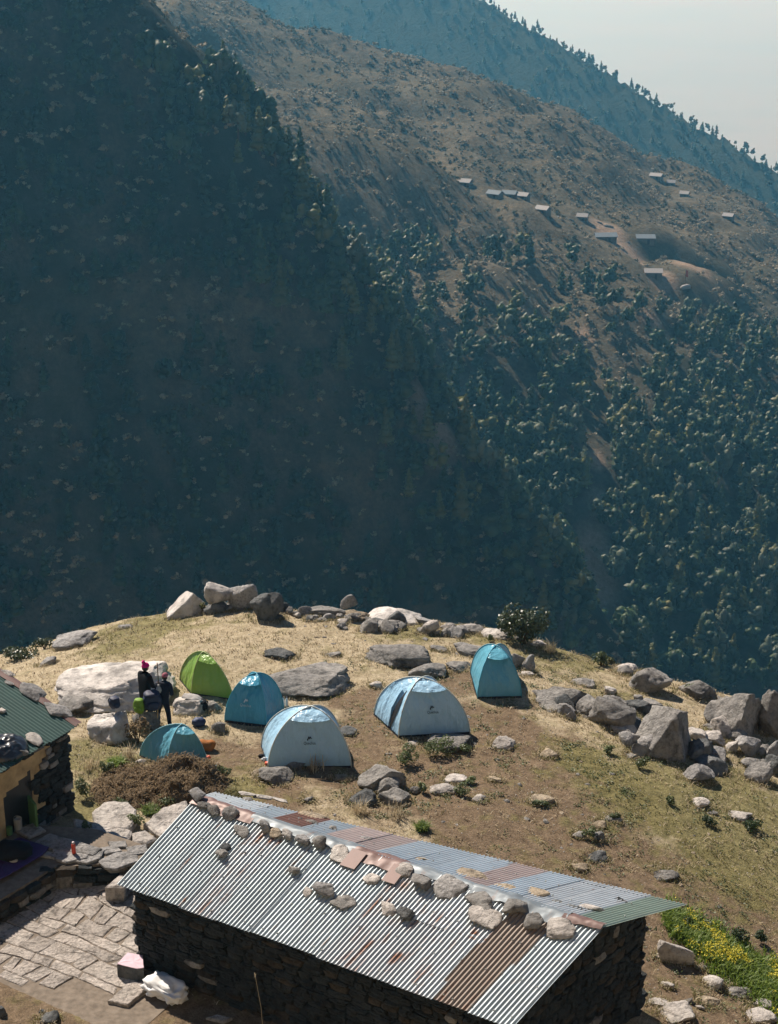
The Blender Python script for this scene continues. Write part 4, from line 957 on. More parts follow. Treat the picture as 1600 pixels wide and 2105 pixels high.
RS = [(408, 1636, 40, 'rock_slate', 0, 'bluish stone at the far end of the tin roof ridge'), (418, 1656, 30, 'rock_grey', 0, ''), (440, 1667, 30, 'rock_grey', 0, ''), (477, 1673, 34, 'rock_slate', 0, ''),
      (547, 1701, 34, 'rock_slate', 0, ''), (568, 1714, 28, 'rock_tan', 0, 'brown rounded stone in the ridge row of the tin roof'), (594, 1720, 32, 'rock_pale', 0, ''), (624, 1729, 32, 'rock_slate', 0, ''), (660, 1734, 40, 'rock_grey', 0, ''),
      (699, 1753, 54, 'rock_pale', 1, 'jagged white flat stone hanging from the ridge of the tin roof'), (495, 1706, 42, 'rock_grey', 1, 'long narrow stone below the ridge row at the far end'), (460, 1757, 30, 'rock_grey', 0, 'lumpy stone alone low on the far end of the front roof slope'),
      (466, 1742, 24, 'rock_dark', 0, 'dark stone above the lumpy stone on the front slope'), (605, 1789, 27, 'rock_grey', 0, 'small stone alone in the middle of the front roof slope'), (633, 1833, 24, 'rock_pale', 1, 'small white chip beside a blue grey stone on the front slope'),
      (669, 1828, 50, 'rock_slate', 0, 'blue grey stone beside a small white chip on the front slope'), (762, 1805, 40, 'rock_pale', 1, 'white pointed slab standing below the ridge cap'), (829, 1788, 48, 'rock_pale', 1, 'squared tan slab leaning on the ridge cap'),
      (866, 1817, 50, 'rock_grey', 0, 'rounded grey stone next to the squared tan slab'), (925, 1822, 74, 'rock_slate', 1, 'wide pale slate lying along the ridge cap'), (987, 1852, 68, 'rock_grey', 1, 'long stone below the wide pale slate'),
      (997, 1882, 70, 'rock_pale', 1, 'white wedge shaped slab under the long stone'), (1062, 1868, 48, 'rock_grey', 0, 'rough grey stone near the gable end of the ridge'), (1100, 1897, 40, 'rock_grey', 0, 'dark faced stone beside the rounded flat one at the gable'),
      (1150, 1906, 66, 'rock_pale', 1, 'rounded flat stone at the gable end of the ridge'), (800, 1868, 42, 'rock_pale', 1, 'white diamond shaped slab touching a dark stone'), (838, 1883, 40, 'rock_dark', 0, 'dark stone beside the white diamond shaped slab'),
      (707, 1857, 52, 'rock_grey', 1, 'layered flat stone low on the front roof slope')]
for px_, py_, w_, m_, fl, lab in RS:
    roof_stone(px_, py_ + 3, w_, m_, fl, lab or 'rounded grey stone in the row along the tin roof ridge')
for px_, py_, w_, m_, fl in [(510, 1648, 22, 'rock_grey', 0), (536, 1662, 36, 'rock_dark', 1), (648, 1680, 62, 'rock_tan', 1), (615, 1690, 22, 'rock_dark', 0), (641, 1699, 32, 'rock_grey', 0), (683, 1711, 25, 'rock_grey', 0), (713, 1720, 36, 'rock_slate', 1),
        (749, 1731, 28, 'rock_slate', 0), (862, 1769, 56, 'rock_tan', 1), (969, 1805, 70, 'rock_tan', 1), (1040, 1827, 56, 'rock_tan', 1), (1106, 1839, 66, 'rock_tan', 1), (1147, 1856, 30, 'rock_dark', 1), (1180, 1867, 30, 'rock_dark', 1), (1219, 1871, 56, 'rock_pale', 1),
        (505, 1636, 40, 'rock_pale', 1), (540, 1642, 46, 'rock_pale', 1), (575, 1648, 40, 'rock_pale', 1)]:
    roof_stone(px_, py_, w_, m_, fl, ('thin tan slate tucked behind the ridge cap' if m_ == 'rock_tan' else 'pale slate on the far corner of the back roof slope' if m_ == 'rock_pale' and px_ < 600 else 'pale slate at the gable end behind the ridge cap' if m_ == 'rock_pale' else 'dark flat stone behind the ridge cap' if fl else 'small rounded stone behind the ridge cap'), True)

# ================================================================== neighbouring hut with the green roof
LE = 2.35
La = at_z(162, 1491, LE); ed = -Nv                               # eave runs towards the camera along -Nv
Lb = La + ed * 4.4
slope_dir = -Dv; rise = .33
Lr_a = La + slope_dir * 3.6 + upv * 3.6 * rise; Lr_b = Lb + slope_dir * 3.6 + upv * 3.6 * rise
lhut = empty('stone_hut', (La + Lb) / 2 * np.array([1, 1, 0]) + slope_dir * 1.5 + np.array([0, 0, -.2]), 'ochre plastered stone hut with green corrugated roof', 'hut')
for i in range(5):
    corr_sheet(lhut, Lb, La, Lr_a, Lr_b, 1 - (i + 1) / 5 - .004, 1 - i / 5 + .004, 0 + .006 * (i % 2), 1.0, 'iron_darkgreen', .007 * (i % 2), seed=120 + i, amp=.014, pitch=.085)
nL = np.cross(La - Lb, Lr_b - Lb); nL /= np.linalg.norm(nL)
if nL[2] < 0: nL = -nL
for i in range(3):
    a_, b_ = La + (Lr_a - La) * (i / 3), La + (Lr_a - La) * ((i + 1) / 3 + .01)
    nu = 12; uu, vv = np.meshgrid(np.linspace(0, 1, nu), np.linspace(-1, 1, 5))
    P = a_ + (b_ - a_) * uu[..., None] + Nv * (vv[..., None] * .1) + upv * (.05 - .03 * np.abs(vv[..., None]) + .003 * i) + fbm2(uu * 6, vv + i, 1.0, 2, i)[..., None] * .015 * upv
    obj_rel('verge_strip', P.reshape(-1, 3), grid_faces(nu, 5), 'cap_red', lhut, True, np.stack([uu.ravel(), vv.ravel()], 1))
wl0 = La + slope_dir * .22 + ed * .14; wl1 = wl0 + ed * 4.1
def plast(u, z): return u > 1.05 + .25 * math.sin(z * 5) - .3 * (z - 1.2) and z < 2.15
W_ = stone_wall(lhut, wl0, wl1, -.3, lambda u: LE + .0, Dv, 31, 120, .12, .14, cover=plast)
def wp(u, z, off): return wl0 + ed * u + Dv * off + np.array([0, 0, z - wl0[2]])
# plaster coat with a doorway left open
nu, nz = 40, 30; uu, zz = np.meshgrid(np.linspace(.55, 4.1, nu), np.linspace(-.2, 2.2, nz))
P = np.array([[wp(u, z, .0 + .02) for u in np.linspace(.55, 4.1, nu)] for z in np.linspace(-.2, 2.2, nz)])
P += fbm2(uu, zz, .35, 3, 77)[..., None] * .015 * Dv
gf = grid_faces(nu, nz); um = uu.ravel()[gf].mean(1); zm = zz.ravel()[gf].mean(1)
edge = 1.0 + .22 * np.sin(zm * 5) - .3 * (zm - 1.2) + fbm2(um, zm, .3, 3, 78) * .35
kp = (um > edge) & ~((um > 1.15) & (um < 2.05) & (zm < 1.85 - .25 * (um - 1.15)))
obj_rel('plaster', P.reshape(-1, 3), gf[kp], 'plaster_ochre', lhut, True)
obj_rel('doorway', [wp(1.1, -.2, .008), wp(2.1, -.2, .008), wp(2.1, 1.7, .008), wp(1.1, 1.95, .008)], [(0, 1, 2, 3)], 'opening_dark', lhut)  # flat near-black sheet on the wall, painted shade of the inside
V = np.array([(x_, y_, z_) for z_ in (-.62, .62) for x_, y_ in ((-.025, -.3), (.025, -.3), (.025, .3), (-.025, .3))]); obj_rel('door', V @ rot3(0, 0, .55).T + wp(1.35, .7, .12), [(3, 2, 1, 0), (4, 5, 6, 7), (0, 1, 5, 4), (1, 2, 6, 5), (2, 3, 7, 6), (3, 0, 4, 7)], 'tin_green', lhut)
ws = wl0 + Dv * -.02
obj_rel('wall', [wl0 + [0, 0, -3], wl0 - Dv * 3.3 + [0, 0, -3], wl0 - Dv * 3.3 + [0, 0, .9], wl0 + [0, 0, -.02]], [(0, 1, 2, 3)], 'wall_core', lhut)
PL = (nL, La)
roof_stone(15, 1388, 34, 'rock_pale', 1, 'white slab at the upper end of the green roof verge', plane=PL)
roof_stone(20, 1406, 20, 'rock_slate', 1, 'small pale slab on the green roof verge', plane=PL)
roof_stone(64, 1423, 62, 'rock_slate', 1, 'large jagged pale slab on the green roof verge', plane=PL)
roof_stone(116, 1462, 58, 'rock_slate', 1, 'smooth grey slab on the lower green roof verge', plane=PL)
roof_stone(72, 1523, 42, 'rock_pale', 1, 'flat tan stone alone on the green roof slope', plane=PL)
roof_stone(4, 1464, 18, 'rock_pale', 0, 'white stone above the crumpled tarp on the green roof', plane=PL)
roof_stone(44, 1549, 24, 'rock_grey', 0, 'grey stone at the edge of the crumpled tarp', plane=PL)
q = on_plane(12, 1540, La, nL); uu, vv = np.meshgrid(np.linspace(-1, 1, 34), np.linspace(-1, 1, 34))
rr2 = uu ** 2 + vv ** 2; hgt = .17 * np.clip(1 - rr2, 0, 1) ** .5 + fbm2(uu, vv, .3, 3, 55) * .09 * np.clip(1.1 - rr2, 0, 1) + .02
P = q + (Dv * .36)[None, None] * uu[..., None] * 1.0 + Nv * .5 * vv[..., None] + (-Dv * rise * 0) + nL * hgt[..., None]
P += np.array([0, 0, -1.0]) * (uu * .36 * rise)[..., None]
kp = (rr2.ravel()[grid_faces(34, 34)].mean(1) < 1)
tag(obj('tarp', P.reshape(-1, 3), grid_faces(34, 34)[kp], 'tarp_black', None, True, None, q), 'crumpled black plastic tarp heaped on the green roof', 'tarp')

# ================================================================== ledge, paved yard
def slab(name, poly, z, th, mat, parent=None, seed=0, tilt=(0, 0), label=None, cat=None, group=None, wob=.02, bevel=.012):
    """polygon in world xy -> stone slab with worn edge"""
    r = np.random.RandomState(seed); P = []
    for i in range(len(poly)):
        a, b_ = np.array(poly[i]), np.array(poly[(i + 1) % len(poly)])
        n = max(2, int(np.linalg.norm(b_ - a) / .09))
        for k in range(n): P.append(a + (b_ - a) * (k / n) + r.uniform(-wob, wob, 2))
    P = np.array(P); c = P.mean(0); n = len(P)
    def zt(q): return z + (q[0] - c[0]) * tilt[0] + (q[1] - c[1]) * tilt[1]
    V = [(*p, zt(p) - th) for p in P] + [(*p, zt(p) - bevel * r.uniform(.6, 1.6)) for p in P]
    Q = c + (P - c) * (1 - bevel * 1.4 / np.linalg.norm(P - c, axis=1).mean())
    V += [(*p, zt(p) + r.uniform(-.003, .003)) for p in Q] + [(*(c + (p - c) * .5), zt(p) + r.uniform(-.008, .008)) for p in Q] + [(*c, zt(c))]
    Fc = []
    for i in range(n):
        j = (i + 1) % n; Fc += [(i, j, n + j, n + i), (n + i, n + j, 2 * n + j, 2 * n + i), (2 * n + i, 2 * n + j, 3 * n + j, 3 * n + i), (3 * n + i, 3 * n + j, 4 * n)]
    org = (c[0], c[1], z)
    if parent is not None:
        o = obj(name, np.array(V) - np.array(parent.location), Fc, mat, parent)
    else: o = obj(name, V, Fc, mat, None, False, None, org)
    return tag(o, label, cat, group)
CY = .30
def uvw(u, v): return np.array([Y0[0] + Dv[0] * u + Nv[0] * v, Y0[1] + Dv[1] * u + Nv[1] * v])
Y0 = Wf0[:2] - Dv[:2] * .0                                        # yard frame: origin hut corner, u along the hut, v back
yard_poly = [uvw(-4.9, -2.0), uvw(1.2, -2.0), uvw(1.2, 2.9), uvw(-4.9, 2.9)]
yard = obj('paved_yard', [(*p, CY - .02) for p in yard_poly], [(0, 1, 2, 3)], 'soil_joint' if 'soil_joint' in MATS else m_plain('soil_joint', (.17, .14, .11), .95, .1, .3, 8).name, None, False, None)
tag(yard, 'yard paved with irregular flat stones between the huts', kind='structure')
r = np.random.RandomState(9); v = -1.62
def yj(u, v):
    n = vnoise([[u * 1.9, v * 1.9, .3], [u * 1.9, v * 1.9, 9.7]], 77); return uvw(u + n[0] * .2, v + n[1] * .17)
while v < 2.35:
    hv = r.uniform(.22, .46); u = -4.4 + r.uniform(0, .4)
    while u < .1:
        lu = r.uniform(.28, .8); g_ = .011
        a, b_, w = project((*uvw(u + lu / 2, v + hv / 2), CY))
        if -50 < a < 330 and 1770 < b_ < 2012 + a * .1:
            sk = r.uniform(-.06, .06, 4)
            poly = [yj(u + g_ + sk[0], v + g_), yj(u + lu * .5, v + g_), yj(u + lu - g_ + sk[1], v + g_), yj(u + lu - g_ + sk[2], v + hv - g_), yj(u + lu * .5, v + hv - g_), yj(u + g_ + sk[3], v + hv - g_)]
            slab('flagstone', poly, CY + r.uniform(-.006, .006), .06, 'flagstone', yard, r.randint(9999), (r.uniform(-.012, .012), r.uniform(-.012, .012)), wob=.010)
        u += lu + r.uniform(-.0, .0)
    v += hv
# raised ledge under the green-roofed hut, faced with rough stones, capped with slabs
LZ = .78
def pxpoly(pts, z): return [at_z(a, b_, z)[:2] for a, b_ in pts]
ledge = empty('stone_ledge', (*at_z(90, 1760, .3)[:2], .2), 'raised dry stone ledge along the green roofed hut', 'ledge')
e0 = at_z(300, 1765, LZ); e1 = at_z(190, 1772, LZ); e2 = at_z(110, 1778, LZ); e3 = at_z(-60, 1880, LZ)
edge_l = [e0, e1, e2, e3]; bk = [e3 - Dv * 1.6, at_z(60, 1700, LZ) - Dv * .5, at_z(200, 1700, LZ), at_z(290, 1730, LZ)]
poly = [p[:2] for p in edge_l] + [p[:2] for p in bk]
n = len(poly); V = [(*p, -.1) for p in poly] + [(*p, LZ - .06) for p in poly]
obj_rel('core', V, [tuple(range(n, 2 * n))] + [(i, (i + 1) % n, n + (i + 1) % n, n + i) for i in range(n)], 'soil_joint', ledge)
for s_i, (a_, b_) in enumerate(zip(edge_l[:-1], edge_l[1:])):
    dd = (b_ - a_); L = np.linalg.norm(dd[:2]); dd = dd / L; z = CY - .05; ang = math.atan2(dd[1], dd[0]); out = np.array([dd[1], -dd[0], 0]); out = out if out @ np.array([0, -1, 0]) > 0 else -out
    while z < LZ - .12:
        h = r.uniform(.1, .18); u = 0
        while u < L:
            l = r.uniform(.2, .5); o = link(bpy.data.objects.new('stone', SU[r.choice([0, 0, 1, 2])][r.randint(7)]), ledge)
            o.location = Vector(a_ + dd * (u + l / 2) + out * r.uniform(-.02, .03) + np.array([0, 0, z + h / 2 - a_[2]]) - np.array(ledge.location)); o.scale = (l, .25, h); o.rotation_euler = (0, r.uniform(-.08, .08), ang); u += l
        z += h
for k, (pts, zz) in enumerate([([(60, 1735), (100, 1712), (210, 1745), (190, 1758)], LZ + .03), ([(108, 1742), (150, 1738), (190, 1742), (178, 1764), (135, 1772), (114, 1765)], LZ + .02), ([(148, 1768), (185, 1746), (215, 1746), (205, 1765), (180, 1773)], LZ + .01),
        ([(40, 1728), (62, 1738), (118, 1755), (112, 1764), (60, 1752)], LZ - .0), ([(205, 1742), (240, 1737), (250, 1748), (215, 1756)], LZ - .02), ([(200, 1770), (240, 1752), (282, 1748), (285, 1768), (240, 1785), (215, 1783)], LZ - .03),
        ([(258, 1742), (300, 1735), (305, 1752), (270, 1758)], LZ - .02), ([(222, 1730), (258, 1728), (262, 1740), (230, 1742)], LZ - .01), ([(30, 1705), (70, 1690), (95, 1706), (60, 1722)], LZ + .02)]):
    slab('cap_slab', pxpoly(pts, zz), zz, .055, 'rock_slate', ledge, 40 + k, (r.uniform(-.03, .03), r.uniform(-.03, .03)), wob=.012)
for k, (pts, zz, lab) in enumerate([([(190, 1668), (215, 1648), (262, 1648), (280, 1665), (276, 1690), (262, 1702), (195, 1700)], .52, 'broad pale bedrock slab above the ledge'), ([(148, 1682), (190, 1690), (240, 1702), (272, 1705), (262, 1728), (205, 1733), (165, 1728)], .50, 'long pale bedrock slab next to the hut corner'),
        ([(296, 1692), (330, 1662), (385, 1645), (392, 1690), (330, 1716)], .45, 'large smooth slab running under the tin roof edge'), ([(270, 1712), (300, 1706), (322, 1722), (300, 1733), (272, 1730)], .46, 'small pale slab beside a leafy tuft'),
        ([(216, 1822), (245, 1798), (262, 1800), (255, 1822)], .62, 'pale stone block under the far corner of the tin roof')]):
    slab('rock_slab', pxpoly(pts, zz), zz, .4, 'rock_pale', None, 60 + k, (.0, .04), lab, 'rock', wob=.02, bevel=.03)
slab('rock_slab', pxpoly([(222, 2056), (262, 2022), (308, 2018), (300, 2036), (262, 2064)], CY + .06), CY + .06, .14, 'flagstone', None, 71, (0, .03), 'loose pale slab beside the white sack', 'rock', wob=.012)
slab('rock_slab', pxpoly([(424, 2092), (445, 2085), (478, 2092), (460, 2100)], .3), .3, .06, 'rock_slate', None, 72, (0, 0), 'thin grey slab in the shadow of the stone hut', 'rock', wob=.008)
blk = empty('stone_block', at_z(268, 2000, CY), 'stone block with pink painted top at the hut corner', 'block')
poly = pxpoly([(240, 1982), (262, 1958), (294, 1964), (296, 1990), (282, 1992)], CY + .28)
V, Fc = [], []
o = slab('block', poly, CY + .27, .3, 'rock_dark', blk, 73, wob=.006); o = slab('painted_top', [np.mean(poly, 0) + (p - np.mean(poly, 0)) * .98 for p in poly], CY + .285, .012, 'pink_paint', blk, 74, wob=.004, bevel=.004)

# white sack
v, f = ico(4); P = v.copy(); P = np.sign(P) * np.abs(P) ** .7
P = P * [.40, .27, .17] ; P += fbm(v * 2.2 + 4, 4, 5)[:, None] * v * [.2, .16, .12]; P -= v * (np.abs(fbm(v * 2.0, 2, 9)) * .15)[:, None]; P[:, 2] *= .8
P = P @ rot3(.1, .12, -.5).T; P[:, 2] -= P[:, 2].min(); q = on_ground(342, 2062)
o = obj('sack', P, f, 'sack_white', None, True); o.location = Vector((q[0], q[1] + .15, q[2] - .01)); tag(o, 'crumpled white plastic sack half in the hut shadow', 'sack')

# things on the ledge
def lathe(prof, seg=14):
    V = [(r_ * math.cos(2 * math.pi * k / seg), r_ * math.sin(2 * math.pi * k / seg), z_) for r_, z_ in prof for k in range(seg)]
    return V, [(i * seg + k, i * seg + (k + 1) % seg, (i + 1) * seg + (k + 1) % seg, (i + 1) * seg + k) for i in range(len(prof) - 1) for k in range(seg)]
e = empty('bottle', at_z(152, 1754, LZ + .03), 'red drinking bottle with pale cap on the stone ledge', 'bottle')
V, Fc = lathe([(.001, 0), (.04, 0), (.043, .02), (.043, .17), (.036, .2), (.022, .215)]); obj('body', V, Fc, 'bottle_red', e, True)
V, Fc = lathe([(.026, .213), (.027, .25), (.02, .258), (.001, .258)]); obj('cap', V, Fc, 'cap_pale', e, True)
e = empty('can', at_z(38, 1704, LZ), 'dark metal can standing on the ledge near the doorway', 'can')
V, Fc = lathe([(.001, 0), (.085, 0), (.085, .24), (.078, .245), (.078, .23), (.001, .2)]); obj('body', V, Fc, 'tin', e)
V, Fc = tube([(.085 * math.cos(a), .005, .24 + .06 * math.sin(a)) for a in np.linspace(0, math.pi, 9)], .005, 6); obj('handle', V, Fc, 'tin', e)
e = empty('can', at_z(20, 1715, LZ), 'green can standing on the ledge by the purple mat', 'can')
V, Fc = lathe([(.001, 0), (.06, 0), (.06, .16), (.055, .165), (.001, .165)]); obj('body', V, Fc, 'tin_green', e)
poly = pxpoly([(0, 1740), (40, 1722), (100, 1742), (88, 1758), (50, 1780), (-20, 1820), (-60, 1800)], LZ + .04)
slab('sleeping_mat', poly, LZ + .05, .02, 'mat_purple', None, 81, label='purple mat spread on the ledge under dark clothes', cat='mat', wob=.01, bevel=.006)
v, f = ico(3); q = at_z(25, 1758, LZ + .06); P = v * [.42, .3, .17]; P += v * fbm(v * 3, 3, 6)[:, None] * .1; P[:, 2] += .1
o = obj('clothes_heap', P, f, 'black_cloth', None, True); o.location = Vector(q); tag(o, 'heap of dark clothes lying on the purple mat', 'clothes')
q = at_z(28, 1772, LZ + .06); o = obj('folded_cloth', v * [.09, .06, .03] + [0, 0, .03], f, 'cloth_grey', None, True); o.location = Vector(q); tag(o, 'small pale folded cloth on the edge of the purple mat', 'cloth')

# ================================================================== tents
def tent(c_px, hgt, n_exp, fly, trim, label, logo=None, visor=True, door=None, name='dome_tent', awning=.13, squeeze=0., logo_pos=(.5, .3), vmat=None, group=None, apex_px=None, side=None):
    """c_px: image points of front-left, front-right and a third corner ('bl' back-left); BR follows"""
    fl, fr, bl = [on_ground(*p) for p in c_px]; br = fr + bl - fl
    C4 = [fl, fr, br, bl]; O = sum(C4) / 4; O[2] = min(gz(O[0], O[1]), np.mean([c[2] for c in C4]))
    e = empty(name, O, label, 'tent', group)
    if apex_px:
        d = ray(*apex_px); yy = O[1]; ap = cC + d * (yy / d[1]); hgt = ap[2] - O[2]; O2 = np.array([ap[0], ap[1], O[2]])
    else: O2 = O
    def pole(k, t_):
        ph = t_ * math.pi / 2; R_ = np.cos(ph) ** (2 / n_exp); Z_ = np.sin(ph) ** (2 / n_exp)
        c = C4[k % 4]; b0 = O2 * (1 - R_[..., None]) + c * R_[..., None]
        b0[..., 2] = (c[2] * R_ + O[2] * (1 - R_)) + hgt * Z_; return b0
    def face(k, s, t_, off=0.):
        s = np.asarray(s, float); t_ = np.asarray(t_, float); A, B = pole(k, t_), pole(k + 1, t_)
        P = A * (1 - s)[..., None] + B * s[..., None]
        out = (C4[k % 4] + C4[(k + 1) % 4]) / 2 - O; out[2] = 0; out /= np.linalg.norm(out)
        bow = -.05 * 4 * s * (1 - s) * np.sin(np.clip(t_, 0, 1) * math.pi) + off
        return P + (out * .85 + upv * .45) * bow[..., None] if np.ndim(bow) else P + (out * .85 + upv * .45) * bow
    for k in range(4):
        ss, tt = np.meshgrid(np.linspace(0, 1, 19), np.linspace(0, 1, 19)); wr = fbm2(ss * 3 + k * 9, tt * 2.2, .9, 4, int(hgt * 100) + k) * .05 * np.sin(ss * math.pi) * np.sin(np.clip(tt * 1.1, 0, 1) * math.pi)
        cr = np.abs(fbm2(ss * 2 + tt * 3 + k * 5, ss * 1.0 - tt, .5, 3, int(hgt * 90) + k)) * -.05 * np.sin(ss * math.pi) * (tt > .02)
        P = face(k, ss, tt, wr + cr + .0); obj_rel('fly_panel', P.reshape(-1, 3), grid_faces(19, 19), (side or fly) if k == 3 else fly, e, True)
    tt = np.linspace(0, 1, 16)
    for k in (0, 1):
        line = np.concatenate([pole(k, tt), pole(k + 2, tt)[::-1][1:]]); ctr = O + upv * .2
        line = line + (line - ctr) * .006
        V, Fc = tube(line, .014, 6); obj_rel('pole_sleeve', V, Fc, trim, e, True)
    # groundsheet
    V = []; 
    for zz, ex in ((-.03, 1.03), (.05, 1.012)):
        for c in C4: q = O + (c - O) * ex; V.append((q[0], q[1], c[2] + zz))
    obj_rel('groundsheet', V, [(i, (i + 1) % 4, 4 + (i + 1) % 4, 4 + i) for i in range(4)], 'groundsheet', e)
    if visor:
        ns, nt = 15, 7; ss, ff = np.meshgrid(np.linspace(.03, .97, ns), np.linspace(0, 1, nt))
        top = .80; low = .60 + .05 * (2 * ss - 1) ** 2; t_ = (top + .06) * (1 - ff) + low * ff
        off = .008 + ff * (awning + .05) * np.sin(ss * math.pi) ** .6 + fbm2(ss * 4, ff, .5, 3, 9) * .012 * ff
        P = face(0, ss, t_, off); obj_rel('awning', P.reshape(-1, 3), grid_faces(ns, nt), vmat or fly, e, True)
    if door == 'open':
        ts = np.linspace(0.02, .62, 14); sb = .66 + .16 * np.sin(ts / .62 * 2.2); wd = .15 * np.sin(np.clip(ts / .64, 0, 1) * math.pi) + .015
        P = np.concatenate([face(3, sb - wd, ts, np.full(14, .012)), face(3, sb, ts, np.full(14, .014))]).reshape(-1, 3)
        obj_rel('door_opening_shade', P, grid_faces(14, 2), 'opening_dark', e)  # dark patch laid on the panel as the shade inside; no hole
        ss, tt2 = np.meshgrid(np.linspace(.06, .62, 12), np.linspace(.03, .6, 12)); off = .015 + .07 * fbm2(ss * 5, tt2 * 5, 1, 3, 12) + .05 * (ss / .62) * (1 - tt2)
        P = face(3, ss * (1 - .1 * tt2), tt2, np.abs(off)); obj_rel('door_flap', P.reshape(-1, 3), grid_faces(12, 12), fly, e, True)
    if logo:
        W0 = np.linalg.norm(fr - fl); cu = bpy.data.curves.new('txt', 'FONT'); cu.body = 'Quechua'; cu.align_x = 'CENTER'; cu.size = .085
        to = bpy.data.objects.new('txt', cu); COL.objects.link(to); bpy.context.view_layer.update()
        me = to.evaluated_get(bpy.context.evaluated_depsgraph_get()).to_mesh(); TV = np.array([v_.co[:] for v_ in me.vertices]); TF = [tuple(p_.vertices) for p_ in me.polygons]
        to.evaluated_get(bpy.context.evaluated_depsgraph_get()).to_mesh_clear(); bpy.data.objects.remove(to); bpy.data.curves.remove(cu)
        def put(xy):
            s = logo_pos[0] + xy[:, 0] / W0; t_ = logo_pos[1] + xy[:, 1] / (hgt * 1.25); return face(0, s, t_, np.full(len(s), .036))
        obj_rel('lettering', put(TV), TF, logo, e)
        z_ = np.array([(-.105, .13), (-.03, .25), (.0, .20), (.03, .24), (.065, .185), (.105, .185)]) * .72; wz = np.array([.0, -.04])
        zz = np.concatenate([z_, z_ + wz + np.array([[.03, .02], [0, -.01], [0, 0], [0, 0], [-.01, .02], [-.02, .03]])])
        obj_rel('emblem', put(zz), [(i, i + 1, 7 + i, 6 + i) for i in range(5)], logo, e)
    return e
WHT = None
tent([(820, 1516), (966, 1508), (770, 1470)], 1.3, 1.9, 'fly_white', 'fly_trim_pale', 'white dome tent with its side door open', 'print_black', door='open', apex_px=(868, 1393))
tent([(552, 1580), (722, 1578), (538, 1535)], 1.35, 1.9, 'fly_white', 'fly_trim_pale', 'closed white dome tent behind a grey boulder', 'print_black', apex_px=(640, 1452))
tent([(463, 1484), (548, 1494), (500, 1452)], 1.3, 1.95, 'fly_blue', 'fly_lightblue', 'blue dome tent against the huge grey boulder', 'print_white', apex_px=(527, 1384), logo_pos=(.48, .26))
tent([(345, 1582), (427, 1578), (288, 1556)], 1.1, 1.8, 'fly_midblue', 'fly_paleblue', 'small blue tent half hidden behind the earth heap', None, apex_px=(374, 1489))
tent([(394, 1428), (480, 1440), (370, 1398)], 1.35, 1.65, 'fly_green', 'fly_trim_green', 'green tent beside the huge pale boulder', None, apex_px=(418, 1340))
tent([(982, 1436), (1072, 1434), (968, 1386)], 1.35, 1.85, 'fly_midblue', 'fly_lightblue', 'narrow light blue tent standing apart near the rim', None, apex_px=(1020, 1327))

# ================================================================== people and their things
def skin_body(name, J, E_, mat, parent, root=0, sub=2):
    """J list of (x,y,z,r) ; E_ edges"""
    me = bpy.data.meshes.new(name); me.from_pydata([j[:3] for j in J], E_, []); me.materials.append(MATS[mat])
    o = bpy.data.objects.new(name, me); link(o, parent)
    o.modifiers.new('skin', 'SKIN'); me.skin_vertices if me.skin_vertices else None
    sv = me.skin_vertices[0].data if len(me.skin_vertices) else None
    if sv is None:
        bpy.context.view_layer.update(); sv = me.skin_vertices[0].data
    for i, j in enumerate(J):
        rr_ = j[3]; sv[i].radius = rr_ if isinstance(rr_, tuple) else (rr_, rr_); sv[i].use_root = (i == root)
    s_ = o.modifiers.new('sub', 'SUBSURF'); s_.levels = sub; s_.render_levels = sub
    return o
def blob_mesh(dims, seed, amp=.06, sub=3, ex=1.0):
    v, f = ico(sub); P = np.sign(v) * np.abs(v) ** ex; P = P * dims; return P + v * (fbm(v * 2.5 + seed, 3, seed)[:, None] * amp), f
